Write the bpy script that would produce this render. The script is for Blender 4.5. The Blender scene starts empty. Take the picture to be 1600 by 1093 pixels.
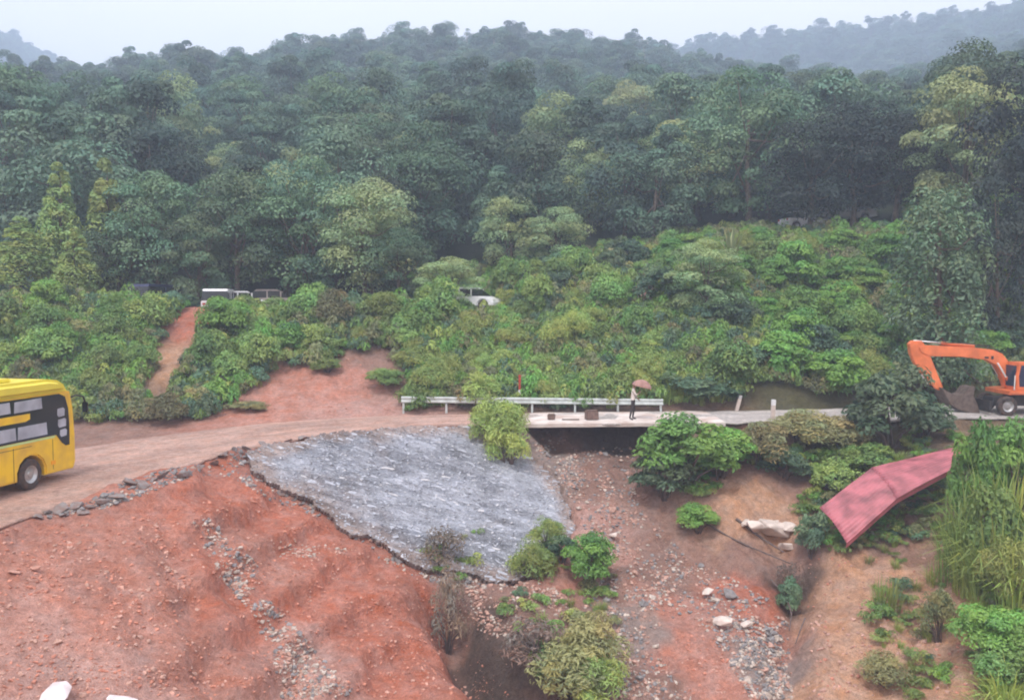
import bpy, bmesh, math, random
import numpy as np
from mathutils import Vector, Matrix, Euler

# ------------------------------------------------------------------ camera, sky, sun, exposure
S = bpy.context.scene
COL = S.collection
PITCH = math.radians(3.16)
F = 1386.0                                   # focal length in photo pixels (1600 wide)
cam_d = bpy.data.cameras.new('camera'); cam = bpy.data.objects.new('camera', cam_d); COL.objects.link(cam)
cam_d.sensor_width = 36; cam_d.lens = 36 * F / 1600; cam_d.clip_start = .1; cam_d.clip_end = 6000
cam.location = (0, 0, 0); cam.rotation_euler = (math.radians(90) - PITCH, 0, 0)
S.camera = cam

SUN_EL, SUN_AZ = math.radians(62), math.radians(200)      # azimuth clockwise from +Y
w = bpy.data.worlds.new('World'); S.world = w; w.use_nodes = True
nt = w.node_tree; nt.nodes.clear()
out = nt.nodes.new('ShaderNodeOutputWorld'); bg = nt.nodes.new('ShaderNodeBackground')
sky = nt.nodes.new('ShaderNodeTexSky'); sky.sky_type = 'NISHITA'; sky.sun_disc = False
sky.sun_elevation = SUN_EL; sky.sun_rotation = SUN_AZ; sky.air_density = 1.5; sky.dust_density = 4
tc = nt.nodes.new('ShaderNodeTexCoord')
nz = nt.nodes.new('ShaderNodeTexNoise'); nz.inputs['Scale'].default_value = 2.2; nz.inputs['Detail'].default_value = 5
ramp = nt.nodes.new('ShaderNodeValToRGB')
ramp.color_ramp.elements[0].position = .3; ramp.color_ramp.elements[0].color = (8.8, 8.3, 8.7, 1)
ramp.color_ramp.elements[1].position = .7; ramp.color_ramp.elements[1].color = (9.6, 9.1, 9.4, 1)
mixw = nt.nodes.new('ShaderNodeMix'); mixw.data_type = 'RGBA'; mixw.inputs[0].default_value = .9   # cloud cover
nt.links.new(tc.outputs['Generated'], nz.inputs['Vector']); nt.links.new(nz.outputs['Fac'], ramp.inputs[0])
nt.links.new(sky.outputs[0], mixw.inputs[6]); nt.links.new(ramp.outputs[0], mixw.inputs[7])
nt.links.new(mixw.outputs[2], bg.inputs[0]); bg.inputs[1].default_value = .1
nt.links.new(bg.outputs[0], out.inputs[0])
sun_d = bpy.data.lights.new('sun', 'SUN'); sun = bpy.data.objects.new('sun', sun_d); COL.objects.link(sun)
sun_d.energy = 1.5; sun_d.angle = math.radians(14); sun_d.color = (1, .96, .9)
sun.rotation_euler = Vector((-math.sin(SUN_AZ) * math.cos(SUN_EL), -math.cos(SUN_AZ) * math.cos(SUN_EL), -math.sin(SUN_EL))).to_track_quat('-Z', 'Y').to_euler()
S.view_settings.view_transform = 'Standard'; S.view_settings.look = 'None'
S.view_settings.exposure = 0.9; S.view_settings.gamma = 1; S.view_settings.use_curve_mapping = False
S.render.engine = 'CYCLES'
cy = S.cycles
cy.use_denoising = True; cy.max_bounces = 6; cy.diffuse_bounces = 3; cy.glossy_bounces = 2
cy.transmission_bounces = 3; cy.volume_bounces = 4; cy.transparent_max_bounces = 6
cy.filter_width = 2.0

# ------------------------------------------------------------------ helpers
rng = np.random.default_rng(7)
random.seed(7)
cP, sP = math.cos(PITCH), math.sin(PITCH)
def ray(px, py):
    u = (np.asarray(px, float) - 800) / F; v = -(np.asarray(py, float) - 546.5) / F
    return u, cP + v * sP, -sP + v * cP
def P(px, py, Y):
    u, a, b = ray(px, py); return np.array([u / a * Y, Y + 0 * u, b / a * Y])
def proj(p):
    p = np.asarray(p, float); d = p[..., 1] * cP - p[..., 2] * sP; d = np.where(d < .1, .1, d)
    upv = p[..., 1] * sP + p[..., 2] * cP
    return 800 + F * p[..., 0] / d, 546.5 - F * upv / d
def hash2(ix, iy, seed):
    h = (ix.astype(np.int64) * 374761393 + iy.astype(np.int64) * 668265263 + seed * 974634777) & 0x7fffffff
    h = ((h ^ (h >> 13)) * 1274126177) & 0x7fffffff
    return ((h ^ (h >> 16)) & 0xffff) / 65535.0
def vnoise(x, y, seed=0):
    ix = np.floor(x); iy = np.floor(y); fx = x - ix; fy = y - iy
    fx = fx * fx * (3 - 2 * fx); fy = fy * fy * (3 - 2 * fy)
    a = hash2(ix, iy, seed); b = hash2(ix + 1, iy, seed); c = hash2(ix, iy + 1, seed); d = hash2(ix + 1, iy + 1, seed)
    return (a * (1 - fx) + b * fx) * (1 - fy) + (c * (1 - fx) + d * fx) * fy - .5
def fbm(x, y, seed=0, o=4):
    s = 0; a = 1
    for k in range(o):
        s = s + a * vnoise(x * 2**k, y * 2**k, seed + k); a *= .5
    return s
def sstep(a, b, x):
    t = np.clip((x - a) / (b - a), 0, 1); return t * t * (3 - 2 * t)
def in_poly(px, py, poly):
    px = np.asarray(px); py = np.asarray(py); r = np.zeros(px.shape, bool); n = len(poly)
    for i in range(n):
        x1, y1 = poly[i]; x2, y2 = poly[(i + 1) % n]
        if y1 == y2: continue
        r ^= ((y1 > py) != (y2 > py)) & (px < (x2 - x1) * (py - y1) / (y2 - y1) + x1)
    return r

def mesh_np(name, V, Fc, mats=(), color=None, smooth=False, mi=None):
    """V (n,3); Fc: list of int arrays (m,k)"""
    me = bpy.data.meshes.new(name)
    V = np.asarray(V, np.float32)
    Fc = [np.asarray(f, np.int32) for f in (Fc if isinstance(Fc, list) else [Fc]) if len(f)]
    loops = np.concatenate([f.ravel() for f in Fc]); tot = np.concatenate([np.full(len(f), f.shape[1], np.int32) for f in Fc])
    st = np.concatenate([[0], np.cumsum(tot)[:-1]]).astype(np.int32)
    me.vertices.add(len(V)); me.vertices.foreach_set('co', V.ravel())
    me.loops.add(len(loops)); me.loops.foreach_set('vertex_index', loops)
    me.polygons.add(len(tot)); me.polygons.foreach_set('loop_start', st); me.polygons.foreach_set('loop_total', tot)
    if mi is not None: me.polygons.foreach_set('material_index', np.asarray(mi, np.int32))
    me.polygons.foreach_set('use_smooth', np.full(len(tot), smooth))
    me.update(calc_edges=True)
    if color is not None:
        at = me.attributes.new('tint', 'FLOAT_COLOR', 'POINT')
        c = np.ones((len(V), 4), np.float32); c[:, :3] = color; at.data.foreach_set('color', c.ravel())
    for m in mats: me.materials.append(m)
    return me
def obj(name, me, parent=None, loc=None, rot=None, scale=None):
    o = bpy.data.objects.new(name, me); COL.objects.link(o)
    if parent: o.parent = parent
    if loc is not None: o.location = loc
    if rot is not None: o.rotation_euler = rot
    if scale is not None: o.scale = scale if hasattr(scale, '__len__') else (scale,) * 3
    return o
def tag(o, label=None, cat=None, group=None, kind=None):
    if label: o['label'] = label
    if cat: o['category'] = cat
    if group: o['group'] = group
    if kind: o['kind'] = kind
    return o
def thing(name, label, cat, loc=(0, 0, 0), rot=None, group=None):
    return tag(obj(name, None, None, loc, rot), label, cat, group)
def bm_mesh(name, bm, mat, smooth=False):
    bmesh.ops.recalc_face_normals(bm, faces=bm.faces[:])
    me = bpy.data.meshes.new(name); bm.to_mesh(me); bm.free()
    if mat: me.materials.append(mat)
    if smooth:
        for p in me.polygons: p.use_smooth = True
    return me
def bm_box(bm, c, s, rot=None, bevel=0):
    M = Matrix.Translation(c) @ (rot.to_matrix().to_4x4() if rot else Matrix()) @ Matrix.Diagonal((*s, 1))
    r = bmesh.ops.create_cube(bm, size=1, matrix=M)
    if bevel:
        es = {e for v in r['verts'] for e in v.link_edges}
        bmesh.ops.bevel(bm, geom=list(es), offset=bevel, segments=2, affect='EDGES')
def box(name, c, s, mat, parent, bevel=.01, rot=None):
    bm = bmesh.new(); bm_box(bm, c, s, rot, bevel); return obj(name, bm_mesh(name, bm, mat), parent)
def extrude_poly(pts, thick, axis='y', bevel=0, seg=2):
    """pts in (x,z); extruded symmetric along y"""
    bm = bmesh.new()
    vs = [bm.verts.new((x, -thick / 2, z)) for x, z in pts]
    f = bm.faces.new(vs)
    r = bmesh.ops.extrude_face_region(bm, geom=[f])
    bmesh.ops.translate(bm, vec=(0, thick, 0), verts=[v for v in r['geom'] if isinstance(v, bmesh.types.BMVert)])
    if bevel:
        es = [e for e in bm.edges if abs(e.verts[0].co.y - e.verts[1].co.y) < 1e-6]
        bmesh.ops.bevel(bm, geom=es, offset=bevel, segments=seg, affect='EDGES', clamp_overlap=True)
    return bm
def tube_np(pts, rad, sides=7):
    pts = np.asarray(pts, float); n = len(pts); rad = np.broadcast_to(rad, (n,))
    T = np.gradient(pts, axis=0); T /= np.linalg.norm(T, axis=1)[:, None] + 1e-9
    ref = np.array([0, 0, 1.]) if abs(T[:, 2]).mean() < .8 else np.array([1., 0, 0])
    A = np.cross(T, ref); A /= np.linalg.norm(A, axis=1)[:, None] + 1e-9; B = np.cross(T, A)
    a = np.linspace(0, 2 * np.pi, sides, endpoint=False)
    V = (pts[:, None] + rad[:, None, None] * (np.cos(a)[None, :, None] * A[:, None] + np.sin(a)[None, :, None] * B[:, None])).reshape(-1, 3)
    i = np.arange(n - 1)[:, None] * sides; j = np.arange(sides)[None]; k = (j + 1) % sides
    Q = np.stack([i + j, i + k, i + sides + k, i + sides + j], -1).reshape(-1, 4)
    caps = np.array([list(range(sides))[::-1], list(range((n - 1) * sides, n * sides))])
    return V, Q, caps
def tubes_mesh(name, items, mat, smooth=True):
    Vs, Qs, Cs, off = [], [], {}, 0
    for pts, rad, sides in items:
        V, Q, c = tube_np(pts, rad, sides); Vs.append(V); Qs.append(Q + off); Cs.setdefault(sides, []).append(c + off); off += len(V)
    return mesh_np(name, np.concatenate(Vs), [np.concatenate(Qs)] + [np.concatenate(c) for c in Cs.values()], [mat], smooth=smooth)
def rod(name, a, b, r, mat, parent, sides=10):
    return obj(name, tubes_mesh(name, [([a, b], r, sides)], mat, False), parent)

# ------------------------------------------------------------------ materials
def nodes(m): return m.node_tree.nodes, m.node_tree.links
def mat_plain(name, col, rough=.6, metal=0, var=.25, scale=6, bump=.15, spec=.4, dirt=None):
    m = bpy.data.materials.new(name); m.use_nodes = True; N, L = nodes(m); b = N['Principled BSDF']
    t = N.new('ShaderNodeTexCoord'); n = N.new('ShaderNodeTexNoise'); n.inputs['Scale'].default_value = scale; n.inputs['Detail'].default_value = 6
    L.new(t.outputs['Object'], n.inputs['Vector'])
    r = N.new('ShaderNodeValToRGB'); c = np.array(col)
    d = np.array(dirt) if dirt else c * (1 - var)
    r.color_ramp.elements[0].position = .32; r.color_ramp.elements[0].color = (*d, 1)
    r.color_ramp.elements[1].position = .62; r.color_ramp.elements[1].color = (*np.clip(c * (1 + var * .3), 0, 1), 1)
    L.new(n.outputs['Fac'], r.inputs[0]); L.new(r.outputs[0], b.inputs['Base Color'])
    b.inputs['Roughness'].default_value = rough; b.inputs['Metallic'].default_value = metal; b.inputs['Specular IOR Level'].default_value = spec
    if bump:
        bp = N.new('ShaderNodeBump'); bp.inputs['Strength'].default_value = bump; bp.inputs['Distance'].default_value = .02
        n2 = N.new('ShaderNodeTexNoise'); n2.inputs['Scale'].default_value = scale * 5; n2.inputs['Detail'].default_value = 4
        L.new(t.outputs['Object'], n2.inputs['Vector']); L.new(n2.outputs['Fac'], bp.inputs['Height']); L.new(bp.outputs[0], b.inputs['Normal'])
    return m
def mat_leaf(name, col, trans=.3, hue=.03, val=.35):
    m = bpy.data.materials.new(name); m.use_nodes = True; N, L = nodes(m); N.clear()
    o = N.new('ShaderNodeOutputMaterial'); at = N.new('ShaderNodeAttribute'); at.attribute_name = 'tint'
    inf = N.new('ShaderNodeObjectInfo')
    base = N.new('ShaderNodeMix'); base.data_type = 'RGBA'; base.blend_type = 'MULTIPLY'; base.inputs[0].default_value = 1
    base.inputs[6].default_value = (*col, 1); L.new(at.outputs['Color'], base.inputs[7])
    hs = N.new('ShaderNodeHueSaturation')
    mh = N.new('ShaderNodeMapRange'); mh.inputs[3].default_value = .5 - hue; mh.inputs[4].default_value = .5 + hue
    mv = N.new('ShaderNodeMapRange'); mv.inputs[3].default_value = 1 - val; mv.inputs[4].default_value = 1 + val
    fr = N.new('ShaderNodeMath'); fr.operation = 'FRACT'; ml = N.new('ShaderNodeMath'); ml.operation = 'MULTIPLY'; ml.inputs[1].default_value = 7.31
    L.new(inf.outputs['Random'], mh.inputs[0]); L.new(inf.outputs['Random'], ml.inputs[0]); L.new(ml.outputs[0], fr.inputs[0]); L.new(fr.outputs[0], mv.inputs[0])
    L.new(base.outputs[2], hs.inputs['Color']); L.new(mh.outputs[0], hs.inputs['Hue']); L.new(mv.outputs[0], hs.inputs['Value'])
    d = N.new('ShaderNodeBsdfDiffuse'); t = N.new('ShaderNodeBsdfTranslucent'); mx = N.new('ShaderNodeMixShader'); mx.inputs[0].default_value = trans
    g = N.new('ShaderNodeBsdfGlossy'); g.inputs['Roughness'].default_value = .5; g.inputs['Color'].default_value = (.8, .85, .9, 1); mg = N.new('ShaderNodeMixShader'); mg.inputs[0].default_value = .035
    L.new(hs.outputs[0], d.inputs[0]); L.new(hs.outputs[0], t.inputs[0]); L.new(d.outputs[0], mx.inputs[1]); L.new(t.outputs[0], mx.inputs[2])
    L.new(mx.outputs[0], mg.inputs[1]); L.new(g.outputs[0], mg.inputs[2]); L.new(mg.outputs[0], o.inputs[0])
    return m
def mat_ground():
    m = bpy.data.materials.new('soil'); m.use_nodes = True; N, L = nodes(m); b = N['Principled BSDF']
    at = N.new('ShaderNodeAttribute'); at.attribute_name = 'tint'
    t = N.new('ShaderNodeNewGeometry')
    def noise(sc, det, rough=.6):
        n = N.new('ShaderNodeTexNoise'); n.inputs['Scale'].default_value = sc; n.inputs['Detail'].default_value = det; n.inputs['Roughness'].default_value = rough
        L.new(t.outputs['Position'], n.inputs['Vector']); return n
    a = noise(.7, 6); c = noise(5, 6, .7); e = noise(24, 4, .7)
    def mr(n, lo, hi, a0=.3, a1=.7):
        r = N.new('ShaderNodeMapRange'); r.inputs[1].default_value = a0; r.inputs[2].default_value = a1; r.inputs[3].default_value = lo; r.inputs[4].default_value = hi
        L.new(n.outputs['Fac'], r.inputs[0]); return r
    r1, r2, r3 = mr(a, .78, 1.12), mr(c, .66, 1.18), mr(e, .68, 1.2)
    p = N.new('ShaderNodeMath'); p.operation = 'MULTIPLY'; L.new(r1.outputs[0], p.inputs[0]); L.new(r2.outputs[0], p.inputs[1])
    q = N.new('ShaderNodeMath'); q.operation = 'MULTIPLY'; L.new(p.outputs[0], q.inputs[0]); L.new(r3.outputs[0], q.inputs[1])
    hs = N.new('ShaderNodeHueSaturation'); L.new(at.outputs['Color'], hs.inputs['Color']); L.new(q.outputs[0], hs.inputs['Value'])
    r4 = mr(noise(1.7, 5), .85, 1.18); L.new(r4.outputs[0], hs.inputs['Saturation'])
    L.new(hs.outputs[0], b.inputs['Base Color']); b.inputs['Roughness'].default_value = .9; b.inputs['Specular IOR Level'].default_value = .25
    bp = N.new('ShaderNodeBump'); bp.inputs['Strength'].default_value = .9; bp.inputs['Distance'].default_value = .22
    ad = N.new('ShaderNodeMath'); ad.operation = 'MULTIPLY_ADD'; ad.inputs[1].default_value = .35; L.new(e.outputs['Fac'], ad.inputs[0]); L.new(c.outputs['Fac'], ad.inputs[2])
    L.new(ad.outputs[0], bp.inputs['Height']); L.new(bp.outputs[0], b.inputs['Normal'])
    return m
M_soil = mat_ground()
LEAF = {
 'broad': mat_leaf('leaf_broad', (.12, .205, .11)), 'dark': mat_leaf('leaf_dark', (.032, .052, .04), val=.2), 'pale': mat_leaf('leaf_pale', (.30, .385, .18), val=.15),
 'conic': mat_leaf('leaf_conic', (.31, .42, .13), hue=.012, val=.1), 'forest': mat_leaf('leaf_forest', (.10, .175, .115), hue=.03, val=.45),
 'shrub': mat_leaf('leaf_shrub', (.21, .335, .09), hue=.025, val=.25), 'light': mat_leaf('leaf_light', (.34, .43, .12), hue=.02, val=.25),
 'olive': mat_leaf('leaf_olive', (.29, .29, .13), hue=.02), 'grass': mat_leaf('leaf_grass', (.34, .46, .12), trans=.4, hue=.02),
 'vivid': mat_leaf('leaf_vivid', (.18, .35, .07), hue=.015, val=.2), 'dry': mat_leaf('leaf_dry', (.26, .21, .165), hue=.02)}
M_bark = mat_plain('bark', (.16, .12, .09), .9, var=.5, scale=8, bump=.6)
M_bark_pale = mat_plain('pale_bark', (.3, .27, .22), .9, var=.4, scale=8, bump=.5)
M_rock = mat_plain('pale_rock', (.52, .44, .38), .9, var=.4, scale=4, bump=.6)
M_rock_red = mat_plain('reddish_rock', (.48, .29, .23), .9, var=.35, scale=4, bump=.6)
M_rock_grey = mat_plain('grey_rock', (.25, .235, .235), .9, var=.4, scale=4, bump=.6)
M_asphalt = mat_plain('broken_asphalt', (.21, .19, .185), .92, var=.5, scale=5, bump=.7, dirt=(.2, .12, .1))
M_concrete = mat_plain('concrete', (.60, .54, .50), .88, var=.3, scale=1.4, bump=.35, dirt=(.44, .33, .28))
M_yellow = mat_plain('yellow_paint', (.85, .55, .02), .38, var=.12, scale=1.6, bump=.02, spec=.5, dirt=(.66, .40, .05))
M_yellow_roof = mat_plain('yellow_roof_paint', (.80, .68, .07), .4, var=.1, scale=1.2, bump=.02, spec=.5)
M_blackglass = mat_plain('black_glass', (.015, .018, .02), .12, var=.2, bump=0, spec=.5)
M_pane = mat_plain('reflected_sky_pane', (.42, .44, .5), .12, var=.35, scale=1.5, bump=0, spec=.5)  # bus panes, the reflected sky painted in as a pale colour
M_trim = mat_plain('pale_green_trim', (.55, .72, .3), .4, var=.1, bump=0)
M_tyre = mat_plain('tyre_rubber', (.035, .033, .032), .85, var=.3, bump=.2, dirt=(.12, .07, .05))
M_steel = mat_plain('steel', (.5, .5, .5), .4, .7, var=.2, bump=.05)
M_galv = mat_plain('galvanised_steel', (.58, .63, .62), .45, .35, var=.2, scale=3, bump=.05)
M_orange = mat_plain('orange_paint', (.78, .2, .07), .4, var=.25, scale=2, bump=.05)
M_darkmetal = mat_plain('dark_metal', (.05, .045, .045), .6, .3, var=.4, bump=.2)
M_bucket = mat_plain('worn_bucket_steel', (.16, .12, .10), .65, .4, var=.4, bump=.3)
M_cabglass = mat_plain('cab_glass', (.03, .04, .08), .1, var=.2, bump=0)
M_white = mat_plain('white_paint', (.78, .78, .80), .35, var=.12, scale=1.5, bump=.02)
M_navy = mat_plain('navy_paint', (.03, .035, .09), .35, var=.2, bump=.02)
M_beige = mat_plain('beige_paint', (.38, .32, .29), .4, var=.2, bump=.02)
M_lamp = mat_plain('lamp_lens', (.8, .8, .78), .15, var=.1, bump=0)
M_amber = mat_plain('amber_lens', (.9, .4, .02), .2, var=.1, bump=0)
M_red = mat_plain('faded_red_sheet', (.40, .115, .135), .5, .0, var=.5, scale=1.6, bump=.05, spec=.5)
M_redpost = mat_plain('red_post_paint', (.4, .05, .03), .6, var=.2, bump=.05)
M_skin = mat_plain('skin', (.4, .22, .15), .6, var=.1, bump=0)
M_shirt = mat_plain('pale_shirt', (.68, .6, .56), .9, var=.15, bump=.1)
M_trouser = mat_plain('dark_trousers', (.045, .035, .035), .9, var=.2, bump=.1)
M_hair = mat_plain('hair', (.02, .016, .014), .7, var=.2, bump=.1)
M_brown = mat_plain('brown_cloth', (.36, .2, .17), .8, var=.25, bump=.1)
M_twig = mat_plain('twig', (.15, .11, .10), .9, var=.4, bump=.2)

# ------------------------------------------------------------------ terrain
RC = np.array([(-22, -20, -7, 3.6), (-21, 0, -6.9, 3.6), (-19.6, 10, -6.6, 3.6), (-18.2, 20, -6.3, 3.6), (-16.9, 27.5, -6.15, 3.6), (-15.4, 32.5, -6.0, 3.6),
 (-12.9, 36.5, -5.85, 3.1), (-9.4, 39.3, -5.68, 2.5), (-5.2, 40.8, -5.55, 2.1), (0, 41.2, -5.48, 2.0), (6, 41.3, -5.42, 2.0), (12, 41.6, -5.4, 2.1),
 (18, 42.6, -5.4, 2.3), (24, 44.4, -5.5, 2.6), (32, 46, -5.6, 2.8), (46, 47, -5.8, 2.8), (75, 46, -6, 2.8)], float)
def catmull(A, n):
    B = np.vstack([2 * A[0] - A[1], A, 2 * A[-1] - A[-2]]); out = []
    for i in range(1, len(B) - 2):
        t = np.linspace(0, 1, n, endpoint=False)[:, None]; p0, p1, p2, p3 = B[i - 1:i + 3]
        out.append(.5 * (2 * p1 + (p2 - p0) * t + (2 * p0 - 5 * p1 + 4 * p2 - p3) * t**2 + (3 * p1 - p0 - 3 * p2 + p3) * t**3))
    return np.vstack(out + [A[-1:]])
ROAD = catmull(RC, 14)

near_px = [  # (px, py, depth) on bare ground
 (0,812,25.3),(0,900,22.5),(0,1000,20.5),(0,1093,19),(-250,1093,18),(-300,850,22),(150,800,26.2),(150,900,23.3),(150,1000,21.2),(150,1093,19.6),
 (300,760,29),(300,850,26),(300,950,23.6),(300,1093,20.6),(420,775,31.8),(420,850,28.8),(420,950,26),(420,1093,22.6),(550,860,30.8),(550,950,28),(550,1093,24),
 (690,910,30.6),(700,1000,27.6),(700,1093,24.6),(440,712,34.5),(530,682,37.2),(720,676,38.5),(870,760,36.7),(880,830,34.3),(780,890,32.3),(640,860,32.4),(540,815,32.6),
 (900,720,38.7),(950,800,36),(1000,880,33.5),(1080,950,31),(1130,1020,28.5),(1200,1093,26),(900,950,29.8),(870,1000,28),(950,1093,25.5),(800,1060,25.6),
 (920,700,40.3),(1010,700,40.5),(1050,760,37.2),(1130,740,37.7),(1180,800,35.5),(1200,850,34),(1260,730,38),(1340,705,38.6),(1255,900,32.3),(1225,960,30.3),
 (1320,860,33),(1450,850,32.8),(1560,850,31.5),(1600,760,34),(1400,950,29.5),(1550,950,28),(1400,1093,25.8),(1550,1093,24.5),(1750,1000,25),(1750,800,31),(1420,720,37),(1520,690,39),
 (100,672,41),(100,560,48),(100,474,54.5),(300,572,48.5),(330,484,55),(600,610,46.5),(600,505,53),(740,490,58),(800,570,50),(800,440,60),(960,440,61),(1000,610,47),
 (1100,530,51),(1100,430,59),(1280,368,69),(1280,490,56),(1400,570,50),(1500,530,52),(1500,370,62),(1600,490,54),(1800,450,56),(-200,600,46),(-200,480,54),
 (100,474,64),(350,474,64),(740,482,63),(-300,480,64),(560,478,62),(250,493,58.5),(345,493,58.5),(440,492,59.5),(735,483,58.0)]
nw = [(-30,12,-5.5),(0,10,-11.5),(15,12,-10.5),(0,-4,-3),(-12,2,-6),(30,8,-6),(45,25,-4),(40,-5,-3),(-35,-10,-5),(0,-40,2),(60,50,-3),(-60,40,0),(-60,70,4),(70,70,6),(8,18,-12.4),(-6,15,-10.5),(45,60,3)]
NP_ = np.array([P(*a) for a in near_px] + [np.array(a, float) for a in nw] + [np.array([r[0], r[1], r[2]]) for r in RC])
FP_ = np.array([(-60,60,1),(0,60,1),(40,60,3),(80,60,6),(-90,85,10),(-45,85,8),(-10,85,7),(20,85,8),(50,85,10),(90,85,20),(-100,120,18),(-50,120,18),(-10,125,20),(30,125,18),(70,125,18),(120,125,38),
 (-130,165,22),(-85,170,31),(-60,185,38),(-40,195,42),(0,205,46),(22,205,46),(42,205,42),(70,205,33),(110,210,44),(180,200,60),(-150,240,15),(-60,260,24),(0,280,34),(40,290,40),(-110,280,12),
 (30,320,66),(60,320,77),(80,320,80),(110,330,87),(150,345,90),(195,350,95.5),(260,350,103),(340,330,104),(0,400,55),(-100,380,35),(150,450,80),(260,460,90),(-190,320,60),(-200,350,85),(-228,400,106),(-300,400,116),(-205,405,97),(-182,400,78),(-160,395,62),(-130,400,45),(-60,410,45),
 (-600,500,100),(0,700,50),(300,650,80),(600,500,100),(0,1000,40),(-700,900,80),(700,900,80),(-200,100,15),(-300,250,50),(300,150,55),(500,250,80)], float)
_k = np.where(FP_[:, 1] > 85, (85 + (FP_[:, 1] - 85) * 2.2) / FP_[:, 1], 1); FP_ *= _k[:, None]; FP_[:, 2] += 8 * (_k - 1)
class TPS:
    def __init__(s, pts, lam):
        s.p = pts[:, :2]; n = len(pts); K = s.k(s.p); A = np.zeros((n + 3, n + 3)); A[:n, :n] = K + lam * np.eye(n)
        A[:n, n] = 1; A[:n, n + 1:] = s.p; A[n:, :n] = A[:n, n:].T
        s.w = np.linalg.solve(A, np.concatenate([pts[:, 2], [0, 0, 0]]))
    def k(s, q):
        d2 = ((q[:, None] - s.p[None])**2).sum(-1); return .5 * d2 * np.log(d2 + 1e-9)
    def __call__(s, q):
        r = np.empty(len(q))
        for i in range(0, len(q), 20000):
            c = q[i:i + 20000]; r[i:i + 20000] = s.k(c) @ s.w[:-3] + s.w[-3] + c @ s.w[-2:]
        return r
tn, tf = TPS(NP_, .3), TPS(FP_, 20.)
def road_dist(q):
    d = np.empty(len(q)); z = np.empty(len(q)); hw = np.empty(len(q)); sd = np.empty(len(q))
    a, b = ROAD[:-1], ROAD[1:]; ab = b[:, :2] - a[:, :2]; l2 = (ab**2).sum(1)
    for i in range(0, len(q), 20000):
        c = q[i:i + 20000]; ap = c[:, None] - a[None, :, :2]; t = np.clip((ap * ab).sum(-1) / l2, 0, 1)
        e = ap - t[..., None] * ab; dd = (e**2).sum(-1); j = dd.argmin(1); k = np.arange(len(c)); tt = t[k, j]
        d[i:i + 20000] = np.sqrt(dd[k, j]); z[i:i + 20000] = a[j, 2] + tt * (b[j, 2] - a[j, 2]); hw[i:i + 20000] = a[j, 3] + tt * (b[j, 3] - a[j, 3])
        sd[i:i + 20000] = np.sign(ab[j, 0] * e[k, j, 1] - ab[j, 1] * e[k, j, 0])      # + = far (uphill) side
    return d, z, hw, sd
# grouted stone lining: outline in (px,py) on one plane
SLAB_PX = [(388,716),(432,694),(480,682),(530,672),(610,667),(720,666),(775,690),(830,715),(868,748),(888,790),(905,826),(868,858),(835,884),(812,902),(770,906),(720,893),(668,884),(620,866),(575,842),(530,814),(480,786),(430,760),(398,738)]
_A, _B, _C = P(440, 705, 34.5), P(720, 666, 38.7), P(780, 900, 32)
_n = np.cross(_B - _A, _C - _A); _n /= np.linalg.norm(_n); _n *= np.sign(_n[2])
def on_slab(px, py, lift=0):
    u, a, b = ray(px, py); d = np.stack([u, a, b], -1); return d * ((_A @ _n) / (d @ _n))[..., None] + _n * lift
SLAB_W = on_slab(np.array([p[0] for p in SLAB_PX]), np.array([p[1] for p in SLAB_PX]))
def slab_z(x, y): return _A[2] - (_n[0] * (x - _A[0]) + _n[1] * (y - _A[1])) / _n[2]
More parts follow.
